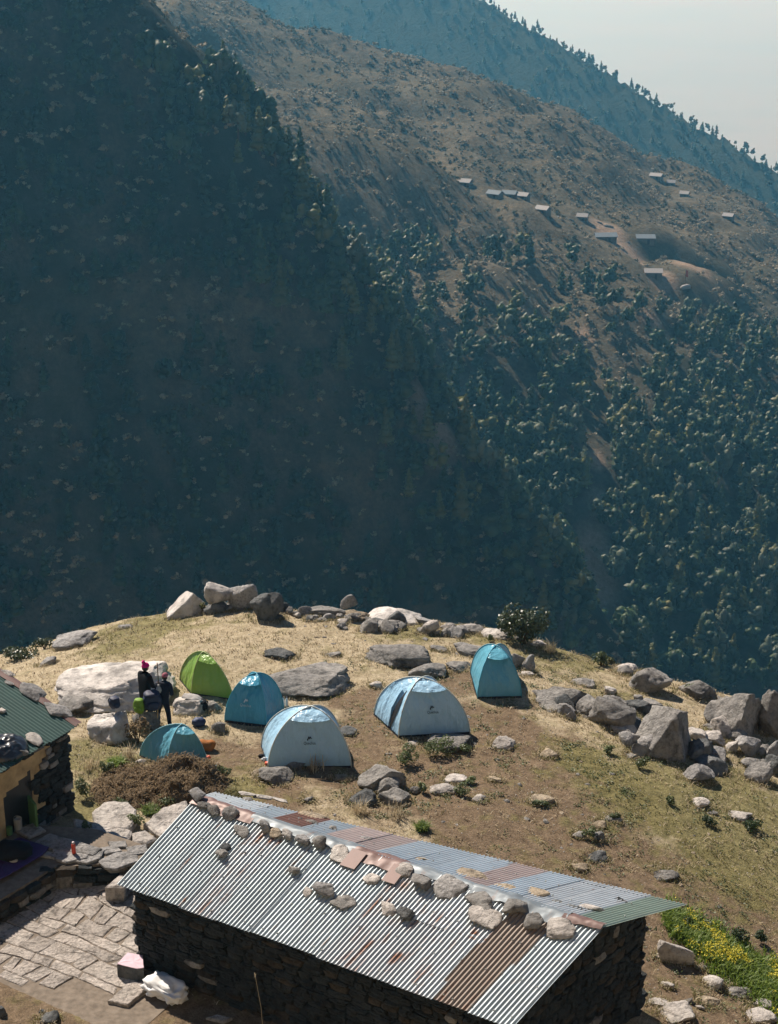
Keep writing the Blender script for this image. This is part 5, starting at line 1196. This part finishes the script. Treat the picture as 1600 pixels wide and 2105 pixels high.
def person(px, py, height, yaw, label, jacket, cap, lean, arms, stance, pom):
    q = on_ground(px, py); e = empty('person', q, label, 'person'); e.rotation_euler = (0, 0, yaw); s = height / 1.7
    J = [(0, 0, .93, (.175, .135)), (0, lean * .3, 1.12, (.175, .14)), (0, lean * .7, 1.33, (.205, .15)), (0, lean, 1.46, (.07, .07)), (0, lean * 1.05 + .01, 1.52, (.055, .055))]
    E_ = [(0, 1), (1, 2), (2, 3), (3, 4)]
    for sx in (-1, 1):
        b0 = len(J); sp = stance[0 if sx < 0 else 1]
        J += [(sx * .10, 0, .86, (.105, .11)), (sx * .11 + sp[0] * .5, sp[1] * .5 + .03, .48, (.08, .085)), (sx * .11 + sp[0], sp[1], .09, (.06, .065)), (sx * .115 + sp[0], sp[1] + .14, .045, (.045, .038))]
        E_ += [(0, b0), (b0, b0 + 1), (b0 + 1, b0 + 2), (b0 + 2, b0 + 3)]
        a = arms[0 if sx < 0 else 1]; b1 = len(J)
        J += [(sx * .20, lean * .85, 1.40, (.085, .085)), (a[0][0], a[0][1], a[0][2], (.066, .066)), (a[1][0], a[1][1], a[1][2], (.048, .048))]
        E_ += [(2, b1), (b1, b1 + 1), (b1 + 1, b1 + 2)]
    body = skin_body('body', [(x * s, y * s, z * s, (r_[0] * s, r_[1] * s)) for x, y, z, r_ in J], E_, jacket, e)
    hx, hy, hz = 0, lean * 1.12 + .02, 1.63
    v, f = ico(3); H = v * [.078, .098, .118]; m = v[:, 1] > .3                              # face looks to +Y
    H[:, 2] -= np.clip(v[:, 1], 0, 1) * np.clip(-v[:, 2], 0, 1) * .02
    nose = np.exp(-((v[:, 0] / .14) ** 2 + ((v[:, 2] + .08) / .2) ** 2)) * (v[:, 1] > .5); H[:, 1] += nose * .022
    eye = (np.exp(-(((np.abs(v[:, 0]) - .33) / .13) ** 2 + ((v[:, 2] - .08) / .1) ** 2))) * (v[:, 1] > .5); H[:, 1] -= eye * .01
    obj('head', (H + [hx, hy, hz]) * s, f, 'skin', e, True)
    hm = v[:, 1] < .25; Hh = v * [.086, .105, .122]; ff = f[(hm[f]).all(1) & (v[f][:, :, 2].mean(1) > -.75)]
    obj('hair', *compact((Hh + [hx, hy - .005, hz]) * s, ff), 'hair', e, True)
    cv = v * [.098, .115, .115]; cv += v * (np.sin(np.arctan2(v[:, 1], v[:, 0]) * 22)[:, None] * .003); ff = f[(v[f][:, :, 2] > -.12).all(1)]
    c_ = obj('knit_cap', *compact((cv + [hx, hy, hz + .025]) * s, ff), cap, e, True)
    if pom:
        pv, pf = blob_mesh(np.array([.05, .05, .05]), 3, .03); obj('pompom', (pv + [hx - .02, hy - .05, hz + .165]) * s, pf, cap, c_, True)
    for a, sx in zip(arms, (-1, 1)):                                                        # hands: palm + five fingers, curled
        w = np.array(a[1]); d = np.array(a[1]) - np.array(a[0]); d /= np.linalg.norm(d); sd = np.cross(d, [0, 0, 1]); sd /= np.linalg.norm(sd) + 1e-6; pn = np.cross(d, sd)
        J2 = [(*w, .026), (*(w + d * .05), .032)]; E2 = [(0, 1)]
        for k in range(4):
            p0 = w + d * .075 + sd * (.027 - .018 * k); b0 = len(J2); ln = (.036, .042, .039, .03)[k]
            J2 += [(*p0, .0105), (*(p0 + d * ln * .8 - pn * .012), .0095), (*(p0 + d * ln * 1.1 - pn * .04), .008)]; E2 += [(1, b0), (b0, b0 + 1), (b0 + 1, b0 + 2)]
        b0 = len(J2); p0 = w + d * .03 + sd * sx * .035; J2 += [(*p0, .013), (*(p0 + d * .03 + sd * sx * .018 - pn * .01), .0105)]; E2 += [(0, b0), (b0, b0 + 1)]
        skin_body('hand', [(x * s, y * s, z * s, r_ * s) for x, y, z, r_ in J2], E2, 'skin', e, 0, 1)
    for sx, sp in zip((-1, 1), stance):
        bv, bf = blob_mesh(np.array([.052, .14, .05]), 4, .01); obj('shoe', (bv + [sx * .115 + sp[0], sp[1] + .06, .045]) * s, bf, 'black_cloth', e, True)
    return e
P1 = person(301, 1484, 1.5, -.75, 'person in black jacket and magenta bobble hat, back turned', 'jacket_black', 'knit_magenta', .05,
       [((-.27, .06, 1.12), (-.12, .27, 1.05)), ((.27, .08, 1.12), (.16, .30, 1.10))], [(-.02, 0), (.03, .05)], True)
P2 = person(338, 1493, 1.3, -.35, 'person in navy jacket and pink knitted hat holding a dark bag', 'jacket_navy', 'knit_pink', .17,
       [((-.30, .10, 1.12), (-.30, .22, .95)), ((.26, .12, 1.10), (.10, .30, 1.02))], [(-.2, .05), (.12, -.06)], False)
def pack(px, py, dims, mat, label, name='rucksack', seed=1, rz=0., lift=0., at=None, strap='black_cloth', tilt=0.):
    q = np.array(at) if at is not None else on_ground(px, py); e = empty(name, q + np.array([0, 0, lift]), label, 'bag'); e.rotation_euler = (tilt, 0, rz)
    w, d, h = dims; V, f = blob_mesh(np.array([w / 2, d / 2, h / 2]), seed, .03, 3, .75); obj('body', V + [0, 0, h / 2], f, mat, e, True)
    V, f = blob_mesh(np.array([w * .42, d * .5, h * .14]), seed + 1, .015, 3, .8); obj('top_flap', V + [0, -d * .05, h * .93], f, mat, e, True)
    V, f = blob_mesh(np.array([w * .34, d * .2, h * .22]), seed + 2, .015, 3, .8); obj('front_pocket', V + [0, -d * .5, h * .38], f, mat, e, True)
    for sx in (-1, 1):
        V, Fc = tube([(sx * w * .25, d * .42, h * .9), (sx * w * .3, d * .75, h * .6), (sx * w * .32, d * .48, h * .15)], .018, 6); obj('strap', V, Fc, strap, e, True)
    return e
def rock_top(px, py, name_label, dy=0.):
    """world point on a boulder seen at this pixel"""
    o = next(o for o in COL.objects if o.get('label') == name_label); k = cC + ray(px, py) * (o.location.y + dy) / ray(px, py)[1]; return k
pack(0, 0, (.26, .2, .36), 'pack_green', 'bright green rucksack propped against the grey rock', seed=5, rz=-.2, at=rock_top(287, 1466, 'shaded grey rock under the green rucksack', -.15))
pack(0, 0, (.26, .22, .28), 'pack_navy', 'dark rucksack lying on the pale boulder', seed=8, rz=.6, at=rock_top(236, 1456, 'pale boulder carrying the dark rucksack', .1))
pack(0, 0, (.46, .36, .46), 'pack_navy', 'bulky dark blue bag held by the person in navy', name='holdall', seed=12, rz=.3, at=P2.location + Vector((-.25, -.1, .5)))
pack(0, 0, (.5, .3, .3), 'black_cloth', 'dark bag with grey cloth draped over the low pale rock', name='holdall', seed=15, rz=-.35, at=rock_top(408, 1462, 'low pale rock draped with a dark bag', .0))
uu, vv = np.meshgrid(np.linspace(-1, 1, 16), np.linspace(-1, 1, 12)); q = rock_top(398, 1434, 'low pale rock draped with a dark bag', .05)
P = np.stack([uu * .26, vv * .14, -.16 * uu ** 2 * (uu > 0) - .05 * vv ** 2 + fbm2(uu, vv, .4, 3, 4) * .03 + .06], -1)
o = obj('cloth', P.reshape(-1, 3), grid_faces(16, 12), 'cloth_grey', None, True); o.location = Vector(q); o.rotation_euler = (0, 0, -.35); tag(o, 'pale grey cloth spread over the dark bag on the rock', 'cloth')
q = on_ground(409, 1492); V, f = blob_mesh(np.array([.17, .12, .12]), 21, .04); o = obj('stuff_sack', V + [0, 0, .1], f, 'pack_blue', None, True); o.location = Vector(q); tag(o, 'dark blue stuff sack lying on bare soil', 'bag')
q = on_ground(427, 1541); V, f = blob_mesh(np.array([.19, .14, .15]), 22, .04); V[:, 2] += .12 - .04 * np.cos(V[:, 0] * 14); o = obj('bundle', V, f, 'bundle_brown', None, True); o.location = Vector(q); tag(o, 'brown rounded bundle beside the small blue tent', 'bundle')
q = on_ground(429, 1561); V, f = blob_mesh(np.array([.055, .05, .05]), 23, .015); o = obj('pouch', V + [0, 0, .045], f, 'orange_red', None, True); o.location = Vector(q); tag(o, 'small orange red pouch by the small blue tent', 'pouch')
q = on_ground(434, 1578); uu, vv = np.meshgrid(np.linspace(-1, 1, 12), np.linspace(-1, 1, 8)); P = np.stack([uu * .12, vv * .06, .03 + fbm2(uu, vv, .4, 3, 8) * .04], -1)
o = obj('cloth', P.reshape(-1, 3), grid_faces(12, 8), 'fly_lightblue', None, True); o.location = Vector(q); tag(o, 'scrap of light blue cloth in the grass by the small tent', 'cloth')
# tripod
q = on_ground(331, 1492); tp = empty('tripod', q, 'wooden tripod standing between the two people', 'tripod')
for a in (.4, 2.5, 4.5):
    V, Fc = tube([(.06 * math.cos(a), .06 * math.sin(a), .95), (.27 * math.cos(a), .27 * math.sin(a), -.03)], [.018, .013], 8); obj('leg', V, Fc, 'wood_pale', tp, True)
V, Fc = lathe([(.001, .9), (.075, .9), (.085, .96), (.06, 1.02), (.03, 1.04), (.03, 1.1), (.001, 1.1)]); obj('head', V, Fc, 'tin', tp, True)
V, Fc = tube([(0, 0, 1.0), (-.03, .12, 1.62)], .013, 8); obj('rod', V, Fc, 'timber', tp, True)
# bottles and litter by the closed white tent
for k, (bx, by) in enumerate([(583, 1452), (590, 1451)]):
    q = on_ground(bx, by); e = empty('water_bottle', q, 'clear plastic water bottle between blue tent and white tent', 'bottle', 'clear bottles by the tents')
    V, Fc = lathe([(.001, 0), (.036, 0), (.038, .03), (.036, .17), (.014, .22), (.013, .235)]); obj('body', V, Fc, 'plastic_clear', e, True); V, Fc = lathe([(.016, .233), (.016, .255), (.001, .255)]); obj('cap', V, Fc, 'pack_blue', e)
for k, (bx, by, mt, lab) in enumerate([(545, 1563, 'plastic_clear', 'pale crumpled wrapper by the closed white tent'), (551, 1572, 'orange_red', 'small red wrapper by the closed white tent'), (538, 1557, 'black_cloth', 'dark scrap beside the pale crumpled wrapper'), (300, 1553, 'plastic_clear', 'pale scrap by the corner of the small blue tent')]):
    q = on_ground(bx, by); V, f = blob_mesh(np.array([.08, .06, .045]), 30 + k, .05, 2); o = obj('wrapper', V + [0, 0, .035], f, mt); o.location = Vector(q); tag(o, lab, 'litter')

# ================================================================== earth heap, plants, grass
heap_c = on_ground(300, 1640); uu, vv = np.meshgrid(np.linspace(-1, 1, 90), np.linspace(-1, 1, 70))
cx_, cy_ = heap_c[0] + .2, heap_c[1] + .55
X = cx_ + uu * 1.55; Y = cy_ + vv * 1.15 + uu * .1
prof = np.clip(1 - (np.abs(uu) ** 2.2 + np.abs(vv) ** 2.2), 0, 1) ** .6 * (.24 + .34 * sstep(-.35, .5, uu))
Z = ground(X, Y) - .06 + prof * (1 + .9 * fbm2(X, Y, .5, 4, 14)) + fbm2(X, Y, .14, 3, 15) * .13 * (prof > .02)
heap = obj('earth_heap', np.stack([X, Y, Z], -1).reshape(-1, 3), grid_faces(90, 70), m_plain('heap_earth', (.095, .068, .042), .95, .1, .5, 7, 1., .04).name, None, True)
tag(heap, 'heap of brown earth and dry roots behind the tin roof', 'earth heap'); heap['category'] = 'earth heap'
def blades(P, n_per, h, spread, mat, name, label, rngs, width=.006, lean=.5, parent=None, kind='stuff'):
    """tufts of narrow two-segment blades at points P"""
    P = np.asarray(P); n = len(P) * n_per; B = np.repeat(P, n_per, 0) + np.concatenate([rngs.normal(size=(n, 2)) * spread, np.zeros((n, 1))], 1)
    a = rngs.uniform(0, 6.28, n); L = h * rngs.uniform(.5, 1.3, n); d = np.stack([np.cos(a), np.sin(a)], 1); le = lean * rngs.uniform(.2, 1.4, n)
    sx = np.stack([-d[:, 1], d[:, 0], a * 0], 1) * (width * rngs.uniform(.6, 1.4, n))[:, None]
    m = B + np.concatenate([d * (L * le * .4)[:, None], (L * .6)[:, None]], 1); tp_ = B + np.concatenate([d * (L * le)[:, None], (L * np.clip(1 - .3 * le, .15, 1))[:, None]], 1)
    B[:, 2] -= .01
    V = np.stack([B - sx, B + sx, m + sx * .8, tp_, m - sx * .8], 1).reshape(-1, 3); i = np.arange(n) * 5
    F = np.concatenate([np.stack([i, i + 1, i + 2, i + 4], 1), np.stack([i + 4, i + 2, i + 3, i + 3], 1)])
    Fl = [tuple(r_) for r_ in F[:n].tolist()] + [tuple(r_[:3]) for r_ in F[n:].tolist()]
    o = obj(name, V, Fl, mat, parent); return tag(o, label, kind=kind) if label else o
rng = np.random.RandomState(5)
def ground_pts(n, x0, x1, y0, y1, fn=None):
    x = rng.uniform(x0, x1, n); y = rng.uniform(y0, y1, n); ye = np.interp(x, _cx, _cy)
    ok = y < ye + .3
    if fn is not None: ok &= rng.uniform(0, 1, n) < fn(x, y)
    x, y = x[ok], y[ok]; P = np.stack([x, y, ground(x, y)], 1)
    # keep clear of hut footprints and yard
    rel = (P[:, :2] - A0[:2]); u = rel @ Dv[:2]; v = rel @ Nv[:2]
    ok = ~((u > .1) & (u < 8.2) & (v > .1) & (v < 3.9)) & ~((u < .3) & (u > -4.5) & (v < 2.4) & (v > -1.6)); rl = (P[:, :2] - La[:2]); ul = rl @ Dv[:2]; vl = rl @ Nv[:2]
    return P[ok & ~((ul < .9) & (vl < .1) & (vl > -5))]
def field(mask):
    fx = xs; fy = ys
    def fn(x, y):
        ix = np.clip(np.searchsorted(fx, x), 0, len(fx) - 1); iy = np.clip(np.searchsorted(fy, y), 0, len(fy) - 1); return mask[iy, ix]
    return fn
soilf, greenf = field(soil), field(green)
Ps = ground_pts(15000, -13, 12, 24, 44.5, lambda x, y: np.clip(1.0 - .8 * soilf(x, y) + .25 * fbm2(x, y, .8, 3, 2), .1, 1))
blades(Ps, 4, .06, .06, 'straw', 'dry_grass', 'short dry straw coloured grass over the meadow', rng, .007, 1.5)
blades(Ps[::5], 3, .06, .08, 'straw_brown', 'withered_grass', 'withered brown grass flecks over the meadow', rng, .010, 1.3)
Pg = ground_pts(11000, -13, 12, 24, 44.5, lambda x, y: np.clip(greenf(x, y) * .9 + .4 * fbm2(x, y, 1.2, 3, 6) - .03, 0, 1))
blades(Pg, 5, .06, .06, 'grass_dry_green', 'green_grass', 'olive green grass patches over the meadow', rng, .009, .9)
RP = []
for bx_, by_, wa, wb in boulder.rim:
    n_ = int(26 + 60 * wa); a_ = rng.uniform(0, 6.28, n_); r_ = rng.uniform(.82, 1.12, n_); RP.append(np.stack([bx_ + np.cos(a_) * wa * r_, by_ + np.sin(a_) * wb * r_], 1))
RP = np.concatenate(RP); RP = np.stack([RP[:, 0], RP[:, 1], ground(RP[:, 0], RP[:, 1])], 1)
hb = RP[::2]; blades(hb, 5, .10, .05, 'straw', 'rim_grass', 'dry grass growing against the feet of the boulders', rng, .006, .9)
blades(RP[1::2], 5, .085, .05, 'grass_dry_green', 'rim_green_grass', 'greenish grass growing against the feet of the boulders', rng, .007, .9)
# herb rosettes: tiny leaves
def herbs(P, n_per, size, spread, mat, name, label, hmax=.05):
    n = len(P) * n_per; B = np.repeat(P, n_per, 0) + np.concatenate([rng.normal(size=(n, 2)) * spread, rng.uniform(.005, hmax, (n, 1))], 1)
    N_ = rng.normal(size=(n, 3)) * .6; N_[:, 2] += 1; N_ /= np.linalg.norm(N_, axis=1)[:, None]; A = np.cross(N_, rng.normal(size=(n, 3))); A /= np.linalg.norm(A, axis=1)[:, None]; Bv = np.cross(N_, A); s = (size * rng.uniform(.6, 1.5, n))[:, None]
    V = np.stack([B - A * s * .5, B + Bv * s * .3, B + A * s * .5, B - Bv * s * .3], 1).reshape(-1, 3)
    return tag(obj(name, V, np.arange(n * 4).reshape(n, 4), mat), label, kind='stuff')
Ph = ground_pts(5200, -2, 12, 24, 39, lambda x, y: np.clip(fbm2(x, y, .9, 3, 44) * 1.7 + .08 + .35 * greenf(x, y), 0, 1))
herbs(Ph, 12, .045, .06, 'leaf_herb', 'ground_herbs', 'tiny low herbs scattered over bare soil')
pv = ground_pts(5000, -10, 12, 24, 44); vv_, ff_ = ico(1); V = (vv_[None] * (rng.uniform(.006, .022, len(pv))[:, None, None]) * np.array([1, 1, .6]) + pv[:, None, :]).reshape(-1, 3)
F = (ff_[None] + (np.arange(len(pv)) * len(vv_))[:, None, None]).reshape(-1, 3); tag(obj('pebbles', V, F, 'rock_pale'), 'pebbles and chips strewn over the soil', kind='stuff')
n_h = 700; ii = rng.choice(np.nonzero(prof.ravel() > .04)[0], n_h); PH = np.stack([X.ravel()[ii], Y.ravel()[ii], Z.ravel()[ii]], 1)
blades(PH, 5, .10, .06, 'straw_brown', 'dry_roots', 'matted dry roots and straw over the earth heap', rng, .008, 1.6)
# individual green tufts, with label by place
def tuft(px, py, wpx, mat, label, n=160, h=.16, name='grass_tuft', group=None, lean=.9, width=.008):
    q = on_ground(px, py); k = px_per_m(q); w = wpx / k; r2 = np.random.RandomState(int(px * 3 + py))
    ang = r2.uniform(0, 6.28, n); rad = w * .3 * np.sqrt(r2.uniform(0, 1, n)); Pq = np.stack([np.cos(ang) * rad, np.sin(ang) * rad, ang * 0], 1)
    o = blades(Pq, 2, h, .02, mat, name, None, r2, width, lean); o.location = Vector(q); return tag(o, label, 'grass', group)
def bush(px, py, wpx, hpx, mat, label, n=500, leaf=.06, name='shrub', cat='shrub', group=None, lobes=7, stem=True):
    q = on_ground(px, max(py, np.interp(px, [c[0] for c in CREST], [c[1] for c in CREST]) + 3)); k = px_per_m(q); w = wpx / k; h = hpx / k / .92; r2 = np.random.RandomState(int(px * 5 + py))
    e = empty(name, q, label, cat, group); L = [(r2.uniform(-.28, .28) * w, r2.uniform(-.2, .2) * w, h * r2.uniform(.3, .72), w * r2.uniform(.16, .28), w * r2.uniform(.16, .26), h * r2.uniform(.2, .3)) for _ in range(lobes)]
    V, F = leaf_cloud(r2, n, sh_lobes(L), leaf, .5); V[:, 2] = np.maximum(V[:, 2], .0); obj('foliage', V, F, mat, e)
    if stem:
        J = [tube([(0, 0, -.05), (l[0] * .5, l[1] * .5, l[2] * .6), (l[0], l[1], l[2])], [.03 * w, .02 * w, .008 * w], 5) for l in L[:4]]; V, Fc = join(J); obj('stem', V, Fc, 'bark', e)
    return e
bush(1073, 1322, 118, 80, 'leaf_rhododendron', 'large dark glossy leaved bush on the meadow rim', 2600, .085, 'bush', 'bush', lobes=12)
bush(40, 1352, 90, 26, 'leaf_rhododendron', 'low glossy shrub growing over the rim below the slate outcrop', 700, .08)
bush(92, 1334, 50, 22, 'leaf_rhododendron', 'leafy sprigs beside the layered slate outcrop', 300, .07)
bush(1236, 1368, 50, 30, 'leaf_herb', 'small green shrub beside the heap of pale broken stone', 350, .07)
bush(1258, 1356, 28, 16, 'leaf_yellowgreen', 'yellow green sprig above the heap of pale broken stone', 160, .06)
bush(1585, 1490, 60, 56, 'petal_yellow', 'yellow leaved shrub at the end of the rim boulders', 500, .07)
bush(1420, 1424, 30, 22, 'leaf_herb', 'small shrub behind the half buried rock on the rim', 160, .06)
bush(342 + 76, 1254, 16, 30, 'leaf_yellowgreen', 'thin sprig growing against the skyline rocks', 90, .06)
bush(833, 1572, 58, 44, 'leaf_herb', 'round dark green tussock beside the open white tent', 800, .05, 'tussock')
bush(900, 1548, 80, 34, 'leaf_herb', 'green grass mat hanging over the boulder before the open tent', 900, .05, 'tussock', stem=False)
bush(962, 1546, 34, 18, 'leaf_herb', 'small green clump at the end of the grass topped boulder', 260, .045, 'tussock')
bush(284, 1528, 60, 60, 'straw_brown', 'withered brown plant growing from the rock under the green rucksack', 420, .07, 'plant', 'plant')
GT = [(868, 1630, 28, 24, 'green clump at the side of the boulder group'), (952, 1634, 40, 26, 'green clump behind the low pale stones'), (970, 1610, 30, 14, 'leafy clump at the tip of the pale flat stone'), (1210, 1722, 32, 22, 'bright green clump on bare soil above the overgrown stone'),
      (1268, 1686, 28, 16, 'green clump on top of a rounded stone'), (1112, 1656, 36, 12, 'low herb ring round the flat tan stone'), (1250, 1548, 30, 18, 'green clump on the slope below the ledge'), (1320, 1580, 36, 26, 'dark green clump near the big boulder shadow'),
      (1375, 1654, 26, 18, 'small green clump beside the pale rounded stone'), (1458, 1694, 40, 20, 'green clump below the pale rounded stone'), (1548, 1706, 50, 22, 'wide green clump beside the low pale stone'), (1410, 1908, 32, 26, 'dark clump at the top of the yellow flowers'),
      (1445, 1906, 34, 24, 'second dark clump at the top of the yellow flowers'), (1512, 1936, 56, 38, 'large dark clump above the yellow flowers'), (1560, 1934, 34, 26, 'dark clump on the bare bank above the flowers'), (1006, 1318, 16, 16, 'small dark tuft behind the light blue tent'),
      (1086, 1318, 14, 10, 'tiny tuft by the foot of the leafy bush'), (280, 1700, 40, 30, 'leafy green tuft between the pale slabs'), (180, 1716, 22, 34, 'green weeds in the gap by the hut corner'), (220, 1588, 38, 26, 'dark green weeds above the earth heap'),
      (165, 1640, 46, 50, 'dark green weeds along the hut corner'), (460, 1600, 46, 30, 'dark weeds beside the earth heap near the small tent'), (340, 1655, 60, 24, 'green weeds at the foot of the earth heap'), (250, 1665, 44, 24, 'green weeds behind the bedrock slab')]
for px_, py_, w_, h_, lab in GT: bush(px_, py_, w_, h_, 'leaf_herb' if px_ % 2 else 'leaf_conifer' if w_ > 30 and px_ > 1400 else 'leaf_herb', lab, int(90 + w_ * 7), .05, 'tussock', 'tussock', 'green tussocks of the meadow', 5, False)
for px_, py_, w_, lab in [(868, 1706, 36, 'bright green grass tuft just behind the tin roof'), (240, 1572, 50, 'bright green grass above the earth heap'), (310, 1672, 50, 'bright green grass before the earth heap'), (480, 1640, 50, 'yellowing grass tuft by the end of the tin roof')]:
    tuft(px_, py_, w_, 'leaf_fresh' if px_ != 480 else 'grass_dry_green', lab, 220, .17)
for px_, py_, w_, lab in [(815, 1680, 60, 'tall dry stalks in front of the boulder group'), (740, 1672, 50, 'tall dry stalks by the dark boulder'), (650, 1582, 60, 'dry brown grass in front of the closed white tent'), (265, 1560, 40, 'dry stalks in the shade under the pale boulder'), (190, 1580, 60, 'dry straw tuft beside the green roofed hut'), (1130, 1340, 40, 'dry rusty grass on the rim below the leafy bush')]:
    tuft(px_, py_, w_, 'straw', lab, 40, .34, 'dry_stalks', lean=.6, width=.006)
# thin grass stalk rising before the hut wall
q = at_z(541, 2120, .3); V, Fc = tube([q, q + np.array([-.02, -.02, .5]), q + np.array([-.10, -.03, 1.15])], [.006, .005, .003], 5)
e = empty('grass_stalk', q, 'single thin dry grass stalk before the stone hut wall', 'grass'); obj_rel('stem', V, Fc, 'straw', e); V, F = leaf_cloud(np.random.RandomState(3), 14, sh_lobes([(0, 0, 0, .012, .012, .06)]), .03); obj_rel('seed_head', V + q + np.array([-.10, -.03, 1.17]), F, 'straw', e)
# yellow flowers
fp = []
for _ in range(2600):
    a, b_ = rng.uniform(0, 1), np.clip(rng.normal() * .62, -1.7, 1.7); px_ = 1372 + 250 * a; py_ = 1900 + 145 * a + b_ * (26 + 22 * a)
    z0 = -.75 - .3 * a; q = at_z(px_, py_, z0); fp.append((q[0], q[1]))
fp = np.array(fp); FP = np.stack([fp[:, 0], fp[:, 1], ground(fp[:, 0], fp[:, 1])], 1)
o = blades(FP, 5, .2, .05, 'leaf_fresh', 'flower_patch', 'bright green patch of yellow flowering weeds beside the terrace', rng, .012, .6)
n = len(FP) * 2; B = np.repeat(FP, 2, 0) + np.concatenate([rng.normal(size=(n, 2)) * .06, rng.uniform(.13, .26, (n, 1))], 1); fm_ = fbm2(B[:, 0], B[:, 1], .4, 3, 3) > .08; B = B[fm_]
V, F = leaf_cloud(rng, len(B), lambda r_, n_: (B, np.tile([0, 0, 1.0], (n_, 1))), .035); obj('blossom', V, F, 'petal_yellow', o)
